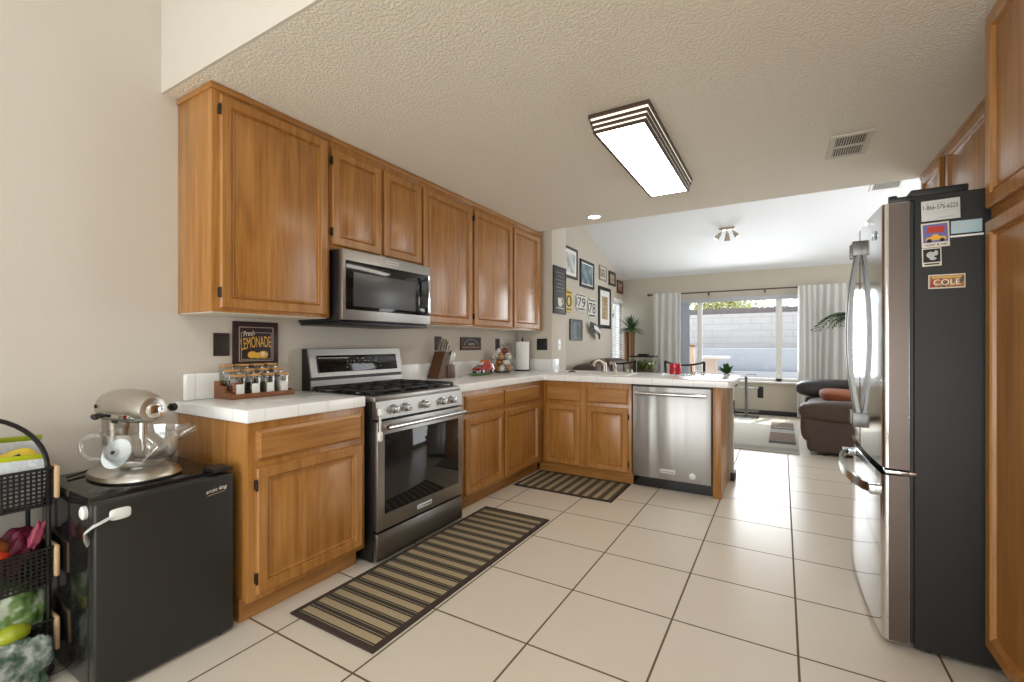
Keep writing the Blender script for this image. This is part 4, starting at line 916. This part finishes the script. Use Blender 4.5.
for x, y, q in ((-.67, 4.27, 'nearer the candle'), (-.60, 4.31, 'at the right end')):
    t = thing('tealight_holder', 'tiny chrome tealight holder on the glass tray, %s' % q, 'candle holder', (x, y, cz_), 'tealight holders on the tray')
    mk('cup', MB().lathe([(.022, 0), (.012, .006), (.012, .012), (.024, .022), (.022, .024), (.001, .014)], (x, y, cz_), 20), CHROME, t)
def leaves(mb, c, n, l0, l1, w, up, droop, seed, arc=2*PI, a0=0.0):
    random.seed(seed)
    for k in range(n):
        a = a0+arc*(k+random.random()*.7)/n; ln = l0+(l1-l0)*random.random(); el = up*(.55+.6*random.random())
        d = Vector((math.cos(a), math.sin(a), 0)); side = Vector((-d.y, d.x, 0)); A = []; B = []
        for j in range(7):
            s_ = j/6; p = Vector(c)+d*ln*s_*math.cos(el)+Vector((0, 0, ln*s_*math.sin(el)-droop*ln*s_*s_)); ww = w*math.sin(PI*min(1, .12+.88*s_))**.8*(1-.3*s_)+.0008
            A.append((p-side*ww/2, p+side*ww/2+Vector((0, 0, ww*.15))))
        for (p, q), (r, s2) in zip(A, A[1:]):
            v = [mb.bm.verts.new(x) for x in (p, q, s2, r)]; mb.bm.faces.new(v)
    return mb
t = thing('potted_plant', 'small green leafy plant at the back right peninsula corner', 'plant', (-.42, 4.44, CT1))
mk('pot', MB().lathe([(.030, 0), (.034, .014), (.032, .015), (.001, .012)], (-.42, 4.45, kz), 24), WHITEP, t)
lv = leaves(MB(), (-.42, 4.45, kz+.012), 22, .08, .13, .042, 1.15, .15, 21); leaves(lv, (-.43, 4.45, kz+.014), 14, .08, .12, .036, .6, .2, 22)
mk('foliage', lv, mat('bright_leaf', C(58, 104, 44), .4, vary=.3), t, fixn=False)

# ------------------------------------------------------------------ dining chairs behind the peninsula
def chair(label, x, y, rz):
    t = thing('dining_chair', label, 'chair', (x, y, 0), 'black dining chairs behind the peninsula', rz)
    mk('seat', MB().box(-.21, .21, -.21, .21, .60, .645, .02, 3), BLACK, t, True)
    for sx in (-1, 1):
        mk('rear_leg', MB().tube([(sx*.20, -.20, .001), (sx*.195, -.19, .62), (sx*.205, -.215, .985)], .014, 10), BLACK, t, True)
        mk('front_leg', MB().tube([(sx*.20, .20, .001), (sx*.19, .18, .61)], .013, 10), BLACK, t, True)
    mk('top_rail', MB().tube([(sx*.205/8, -.215-.05*(1-(sx/8)**2), .985-.035*(1-(sx/8)**2)) for sx in range(-8, 9)], .022, 10, flat=.5), BLACK, t, True)
    for x_ in (-.075, .075): mk('back_slat', MB().tube([(x_, -.20, .63), (x_, -.258, .965)], .008, 8), BLACK, t, True)
    mk('foot_rail', MB().tube([(-.196, .19, .22), (.196, .19, .22)], .009, 8).tube([(-.199, -.197, .25), (.199, -.197, .25)], .009, 8), BLACK, t, True)
chair('black dining chair behind the red candle', -.93, 5.53, 0)
chair('black dining chair in front of the dark loveseat, left of the fish tank', -1.68, 5.55, 0)

# ------------------------------------------------------------------ living room, left side
t = thing('loveseat', 'dark brown leather loveseat against the gallery wall', 'sofa', (-2.05, 6.7, 0))
mk('base', MB().box(-2.50, -1.75, 6.02, 7.65, .03, .40, .05, 3), LEATHER, t)
mk('back_cushion', MB().sup((-2.40, 7.12, .67), (.22, .50, .29), .5, .35), LEATHER, t)
mk('back_cushion', MB().sup((-2.40, 6.32, .63), (.22, .34, .27), .5, .35), LEATHER, t)
mk('seat_cushion', MB().sup((-1.98, 6.8, .42), (.26, .66, .12), .5, .4), LEATHER, t)
for y in (6.09, 7.58): mk('armrest', MB().sup((-2.05, y, .50), (.36, .13, .13), .6, .5).box(-2.4, -1.78, y-.08, y+.08, .05, .5, .03), LEATHER, t)
mk('foot', MB().box(-2.48, -1.77, 6.04, 7.62, .0005, .04, .004), BLACK, t)
t = thing('aquarium', 'glass fish tank with green plants and black lid', 'aquarium', (-2.13, 8.20, .66))
ax0, ax1, ay0, ay1, az = -2.335, -1.92, 8.05, 8.36, .665
mk('tank', MB().box(ax0, ax1, ay0, ay1, az, .955, .002), GLASS, t)
mk('lid', MB().box(ax0-.005, ax1+.005, ay0-.005, ay1+.005, .955, .980, .004), BLACK, t)
mk('lamp', MB().box(-2.22, -2.04, 8.14, 8.26, .980, 1.015, .012), BLACK, t)
mk('bottom_trim', MB().box(ax0-.004, ax1+.004, ay0-.004, ay1+.004, az-.003, az+.03, .003), BLACK, t)
mk('gravel', MB().box(ax0+.006, ax1-.006, ay0+.006, ay1-.006, az+.03, az+.06), mat('gravel', C(120, 104, 84), .9, bump=(200, .6)), t)
lv = MB()
for k in range(14): random.seed(k+60); leaves(lv, (ax0+.05+random.random()*.33, ay0+.06+random.random()*.18, az+.06), 13, .10, .25, .045, 1.4, .15, 50+k)
mk('water_plants', lv, mat('aquatic_green', C(128, 144, 66), .5, vary=.4), t, fixn=False)
t = thing('aquarium_stand', 'black cabinet stand carrying the fish tank', 'stand', (-2.13, 8.20, 0))
mk('body', MB().box(-2.36, -1.895, 8.03, 8.39, .04, .66, .006), BLACK, t); mk('door', MB().rings(.43, .56, DRAWP, FB(-2.34, 8.03, .07)), BLACK, t); mk('plinth', MB().box(-2.34, -1.915, 8.05, 8.38, .0005, .04), BLACK, t)
t = thing('floor_planter', 'tall driftwood planter with spiky green plant in the corner', 'plant', (-2.50, 8.55, 0))
mk('trunk', MB().tube([(-2.545, 8.56, .001), (-2.55, 8.56, .5), (-2.54, 8.57, 1.0), (-2.545, 8.57, 1.43)], [.055, .05, .045, .05], 14), BARK, t)
mk('trunk', MB().tube([(-2.43, 8.53, .001), (-2.44, 8.53, .6), (-2.43, 8.53, 1.1), (-2.43, 8.53, 1.42)], [.06, .055, .05, .055], 14), BARK, t)
lv = leaves(MB(), (-2.43, 8.50, 1.42), 70, .34, .48, .024, 1.5, .30, 31); leaves(lv, (-2.43, 8.50, 1.44), 60, .26, .36, .024, .7, .75, 32)
mk('foliage', lv, LEAF, t, fixn=False)

def framed(label, y0, y1, z0, z1, fw, fm, mm, pm, mat_w=.0, name='picture_frame', cat='picture', xg=-2.6795, grp='framed pictures on the gallery wall'):
    t = thing(name, label, cat, (xg, (y0+y1)/2, (z0+z1)/2), grp); M = FL(xg, y0, z0); w, h = y1-y0, z1-z0
    mk('frame', MB().rings(w, h, [(0, 0), (0, .022), (fw*.5, .026), (fw, .020), (fw, .010), (w*.0+fw+.001, .010)], M), fm, t)
    if mat_w: mk('mat_board', MB().box(fw, w-fw, fw, h-fw, .009, .0115).xf(M), mm, t)
    e = fw+mat_w
    mk('picture', MB().box(e, w-e, e, h-e, .010, .0125).xf(M), pm, t)
    return t
A1 = art('print_pale', C(214, 214, 206), C(180, 184, 184), C(150, 156, 160), 6); A2 = art('print_blue', C(84, 104, 116), C(112, 134, 144), C(150, 166, 170), 7)
A3 = art('print_colour', C(170, 140, 110), C(120, 110, 100), C(190, 180, 160), 16); A4 = art('print_warm', C(150, 90, 60), C(110, 90, 80), C(200, 180, 150), 14); A5 = art('print_strip', C(186, 158, 110), C(130, 110, 90), C(210, 200, 180), 18)
FBLK = mat('frame_black', C(30, 28, 27), .4); FBRN = mat('frame_brown', C(92, 58, 40), .45)
framed('large black framed pale print nearest the pillar', 5.95, 6.45, 2.15, 2.60, .035, FBLK, WHITE, A1, .05)
framed('large black framed blue-grey picture, second from the pillar', 6.565, 7.155, 2.075, 2.50, .04, FBLK, WHITE, A2, .02)
framed('small pale framed picture in the upper row', 7.42, 7.78, 2.285, 2.535, .03, mat('frame_grey', C(150, 146, 140), .5), WHITE, A3, .02)
framed('small black framed picture second from the back corner', 7.92, 8.275, 2.25, 2.505, .04, FBLK, WHITE, A3)
framed('small brown framed picture nearest the back corner', 8.39, 8.73, 2.155, 2.40, .045, FBRN, WHITE, A4)
framed('tall black framed picture with white mat above the blind', 7.385, 8.005, 1.46, 2.175, .06, FBLK, WHITE, A5, .10)
t = framed('black framed rectangular mirror low on the gallery wall', 6.175, 6.645, 1.24, 1.555, .04, FBLK, WHITE, steel('mirror_glass', C(190, 205, 215), .05), name='wall_mirror', cat='mirror')
PLATE = mat('number_plate_white', C(206, 204, 196), .5)
def number_plate(label, y0, y1, z0, z1, s_, bm_, fm):
    t = thing('number_plate', label, 'number plate', (-2.679, (y0+y1)/2, (z0+z1)/2), 'racing number plates on the gallery wall'); M = FL(-2.6793, (y0+y1)/2, (z0+z1)/2); w, h = y1-y0, z1-z0
    o = [(-.46, .30), (-.30, .5), (.30, .5), (.46, .30), (.5, -.25), (.32, -.5), (-.32, -.5), (-.5, -.25)]
    mk('plate', MB().prism([(x*w, y*h) for x, y in o], 0, .014, M), bm_, t)
    mk('edge_marks', MB().box(-w*.34, w*.34, h*.36, h*.42, .014, .0155).box(-w*.32, w*.30, -h*.42, -h*.34, .014, .0155).box(-w*.46, -w*.40, -h*.2, h*.2, .014, .0155).xf(M), FBLK, t)
    text('digits', s_, w*.72, h*.52, M @ Matrix.Translation((0, 0, .015)), fm, t)
number_plate('yellow and white number plate half hidden by the pillar', 6.00, 6.26, 1.65, 1.97, '0', mat('plate_yellow', C(214, 180, 60), .5), INK)
number_plate('white racing number plate reading 79', 6.39, 6.84, 1.69, 1.965, '79', PLATE, INK)
number_plate('white racing number plate reading 78', 6.87, 7.28, 1.61, 1.93, '78', PLATE, INK)
t = thing('visor', 'curved black and white striped visor below the number plates', 'visor', (-2.65, 7.07, 1.40))
vs = MB(); rg = []
for k in range(13):
    a = -1.1+2.2*k/12; rg.append([(-2.678+.13*math.cos(a)*q, 7.07+.22*math.sin(a), 1.40-(.08*(7.07+.22*math.sin(a)-7.07)/.22)+dz) for q, dz in ((1, -.07), (1, .07), (.85, .07), (.85, -.07))])
mk('shell', vs.loft(rg), FBLK, t)
rg2 = [[(x+.003, y, z+(.030 if j in (1, 2) else 0)*0) for j, (x, y, z) in enumerate(r)] for r in rg[2:11]]
mk('stripe', MB().loft([[(r[0][0], r[0][1], r[0][2]+.045), (r[1][0], r[1][1], r[1][2]-.035), (r[2][0]+.02, r[2][1], r[2][2]-.035), (r[3][0]+.02, r[3][1], r[3][2]+.045)] for r in rg2]), PLATE, t)

# ------------------------------------------------------------------ curtains and rod
t = thing('curtain_rod', 'dark curtain rod running above the back window', 'curtain rod', (-.67, 8.62, 2.09))
ryz = 8.60
mk('rod', MB().cyl((-2.12, ryz, 2.095), (.92, ryz, 2.095), .012, n=12), BRONZE, t)
for x in (-2.13, .93): mk('finial', MB().sup((x, ryz, 2.095), (.035, .024, .024), 1, 1), BRONZE, t)
for x in (-1.12, -.25): mk('bracket', MB().box(x-.008, x+.008, ryz-.01, 8.749, 2.085, 2.10, .002).box(x-.012, x+.012, 8.74, 8.7495, 2.05, 2.12, .002), BRONZE, t)
def curtain(label, x0, x1, n, seed):
    random.seed(seed); N = n*14; top = []; bot = []
    ph = random.random()*6
    def ring(z, amp, sq):
        a = []
        for k in range(N+1):
            s_ = k/N; x = x0+(x1-x0)*s_+sq*.02*math.sin(s_*9+ph); y = ryz-.036+amp*(.75*math.sin(s_*n*2*PI+1.6*math.sin(s_*5+ph)+sq*.3)+.25*math.sin(s_*n*5.3+ph+sq))
            a.append((x, y, z))
        return a+[(x, y+.004, z) for x, y, z in reversed(a)]
    t = thing('curtain', label, 'curtain', ((x0+x1)/2, ryz, .02), 'pair of pale curtains')
    mk('cloth', MB().loft([ring(2.115, .014, 0), ring(2.06, .018, 0), ring(1.6, .026, .4), ring(1.0, .03, .8), ring(.5, .033, 1), ring(.02, .035, 1.2)]), CURT, t, sharp=80)
curtain('pale grey curtain at the left of the back window', -2.05, -1.56, 5, 1)
curtain('pale curtain at the right of the back window, behind the sofa', .215, .885, 8, 2)

# ------------------------------------------------------------------ living room, right side
t = thing('sofa', 'brown leather sofa with puffy arms, right beyond the refrigerator', 'sofa', (1.0, 6.8, 0))
mk('base', MB().box(.27, 1.55, 5.83, 7.75, .04, .30, .03, 3), LEATHER, t)
mk('end_panel', MB().box(.275, 1.55, 5.81, 6.02, .03, .44, .03, 3), LEATHER, t)
mk('end_panel', MB().box(.275, 1.55, 7.50, 7.74, .03, .44, .03, 3), LEATHER, t)
mk('armrest', MB().sup((.90, 5.93, .46), (.75, .17, .115), .6, .35), LEATHER, t)
mk('armrest', MB().sup((.90, 7.60, .57), (.74, .20, .13), .6, .35), LEATHD, t)
mk('arm_front_roll', MB().sup((.255, 5.92, .32), (.085, .12, .19), .7, .7).sup((.275, 5.92, .17), (.05, .11, .15), .7, .7), LEATHER, t)
mk('seat_cushion', MB().sup((.78, 6.42, .36), (.50, .42, .13), .5, .4), LEATHER, t)
mk('seat_cushion', MB().sup((.78, 7.12, .36), (.50, .36, .13), .5, .4), LEATHER, t)
mk('back_cushion', MB().sup((1.42, 6.75, .62), (.20, .85, .32), .5, .4), LEATHER, t)
for x in (.36, 1.45):
    for y in (5.90, 7.66): mk('foot', MB().box(x-.04, x+.04, y-.04, y+.04, .0005, .045, .004), BLACK, t)
solo('cushion', MB().sup((.66, 6.52, .575), (.28, .34, .07), .6, .5, Matrix.Rotation(.06, 4, 'Y')), RUST, 'rust coloured cushion lying on the brown sofa', 'cushion', (.64, 6.5, .47))
solo('throw_pillow', MB().sup((1.02, 7.15, .72), (.08, .22, .20), .6, .6, Matrix.Rotation(-.55, 4, 'Y') @ Matrix.Rotation(.4, 4, 'X')), mat('throw_striped', C(206, 208, 206), .9, bump=(90, .5)), 'pale grey pillow propped on the sofa behind the rust cushion', 'pillow', (1.0, 7.25, .46))
t = thing('potted_palm', 'potted palm with dark fronds rising beside the right curtain', 'plant', (.90, 8.05, 0))
mk('pot', MB().lathe([(.13, .001), (.17, .34), (.16, .35), (.001, .33)], (.90, 8.05, 0), 26), mat('grey_pot', C(110, 106, 100), .6), t)
mk('trunk', MB().tube([(.90, 8.05, .32), (.89, 8.05, .7), (.88, 8.05, 1.50)], [.03, .026, .02], 10), BARK, t)
pf = MB(); random.seed(12)
for k in range(11):
    a = 2*PI*k/11+.2; ln = .62+.12*random.random(); el = .85+.5*random.random(); d = Vector((math.cos(a), math.sin(a), 0)); sd = Vector((-d.y, d.x, 0))
    if d.y > .4: ln *= .62
    pp = [Vector((.88, 8.05, 1.50))+d*ln*s_*math.cos(el*(1-.3*s_))+Vector((0, 0, ln*s_*math.sin(el)-1.05*ln*s_*s_)) for s_ in [j/14 for j in range(15)]]
    pf.tube(pp, .004, 5)
    for j in range(3, 15):
        for sg in (-1, 1):
            l_ = .17*(1-.5*abs(j-8)/8); b_ = pp[j]; tip = b_+sd*sg*l_*.8+d*l_*.5+Vector((0, 0, -.35*l_)); w_ = d*.012
            v = [pf.bm.verts.new(q) for q in (b_-w_, b_+w_, (b_+tip)/2+w_+Vector((0, 0, .01)), tip, (b_+tip)/2-w_+Vector((0, 0, .01)))]; pf.bm.faces.new(v)
mk('fronds', pf, LEAF2, t, fixn=False)
t = thing('side_table', 'slim metal and glass side table below the window', 'side table', (-.50, 8.3, 0))
GM = steel('grey_metal', C(112, 114, 118), .35)
mk('post', MB().box(-.525, -.485, 8.33, 8.37, .02, .66, .003), GM, t)
mk('base', MB().box(-.70, -.32, 8.20, 8.50, .001, .012, .003).box(-.70, -.32, 8.20, 8.50, .10, .112, .003), glass_mat('shelf_glass', (.85, .9, .92, 1), .15, .6), t)
mk('shelf', MB().box(-.70, -.32, 8.20, 8.50, .48, .492, .003), glass_mat('top_glass', (.85, .9, .92, 1), .15, .6), t)
mk('top_bar', MB().tube([(-.505, 8.35, .66), (-.505, 8.35, .69), (-.37, 8.35, .70), (-.36, 8.35, .66)], .008, 8), GM, t)
solo('remote_ball', MB().sup((-.655, 8.30, .522), (.03, .03, .029), 1, 1), mat('dark_red_ball', C(74, 34, 40), .5), 'small dark red ball on the side table shelf', 'ball', (-.655, 8.30, .493))

# ------------------------------------------------------------------ outside the window
struct('ground_patio', MB().box(-7, 6, 8.92, 16, -.14, -.02), CONC)
def block_mat():
    t = NT('concrete_block'); x, y, z = t.xyz(t.pos())
    row = t.math('FLOOR', t.math('DIVIDE', z, .15)); xo = t.math('ADD', x, t.math('MULTIPLY', t.math('MODULO', row, 2.0), .2))
    g = t.math('MAXIMUM', line_mask(t, z, .15, 0, .005), line_mask(t, xo, .40, 0, .005))
    n = t.noise(t.pos(), 4, 4, .6)
    t.l(t.mix(g, t.mix(n, C(186, 182, 180), C(206, 202, 198)), C(166, 162, 160)), t.b.inputs['Base Color']); t.b.inputs['Roughness'].default_value = .95
    return t.m
struct('wall_block', MB().box(-7, 6, 11.5, 11.7, -.05, 1.88), block_mat())
fc = MB()
for k in range(180): fc.box(-7+k*.072, -7+k*.072+.068, 11.58, 11.62, 1.88, 2.0+.03*random.random())
struct('wall_fence', fc.box(-7, 6, 11.62, 11.64, 1.90, 1.99), mat('fence_grey', C(120, 112, 108), .9, vary=.2))
struct('wall_planter', MB().box(-7, 6, 10.9, 11.1, -.05, 1.10, .01), mat('planter_grey', C(178, 182, 190), .9, vary=.1))
struct('wall_step', MB().box(-7, 6, 10.6, 10.8, -.05, .62, .01), mat('step_grey', C(186, 190, 196), .9, vary=.1))
for k, (x, s_, m) in enumerate(((-3.6, .8, HEDGE), (-1.30, .9, HEDGE), (1.2, .8, LEAF))):
    b = MB(); random.seed(90+k)
    for q in range(900):
        u, v, w_ = max(-1.2, min(1.2, random.gauss(0, .45))), random.gauss(0, .28), random.gauss(0, .26)
        p = Vector((x+u*s_, 12.6+v, 2.22+w_*s_)); dv = Vector((random.random()-.5, random.random()-.5, random.random()-.5)).normalized(); ev = dv.orthogonal().normalized(); l_ = .05+.05*random.random()
        vv = [b.bm.verts.new(a) for a in (p-dv*l_, p+ev*l_*.4, p+dv*l_, p-ev*l_*.4)]; b.bm.faces.new(vv)
    t = thing('bush', ('yellow green bush beyond the block wall, furthest left', 'yellow green bush beyond the block wall, left of centre', 'darker green bush beyond the block wall, at the right')[k], 'bush', (x, 12.6, -.05), 'bushes beyond the block wall')
    mk('foliage', b, m, t, fixn=False); mk('stem', MB().cyl((x, 12.6, -.05), (x, 12.6, 2.3), .05, .03, 10), BARK, t)
t = thing('patio_table', 'white patio table standing outside the back window', 'table', (-1.1, 9.95, 0))
mk('top', MB().box(-1.42, -.90, 9.7, 10.2, .90, .945, .01), WHITE, t)
mk('pedestal', MB().box(-1.36, -1.12, 9.80, 10.08, -.02, .90, .02), mat('pinkish_stone', C(216, 196, 184), .8), t)
t = thing('patio_post', 'pale pink stone post behind the patio table', 'post', (-1.72, 10.2, 0))
mk('shaft', MB().box(-1.80, -1.60, 10.2, 10.4, -.02, 1.14, .02), mat('stone_post', C(220, 190, 168), .8), t); mk('cap', MB().box(-1.82, -1.58, 10.18, 10.42, 1.14, 1.18, .01), mat('post_cap', C(150, 120, 90), .8), t)
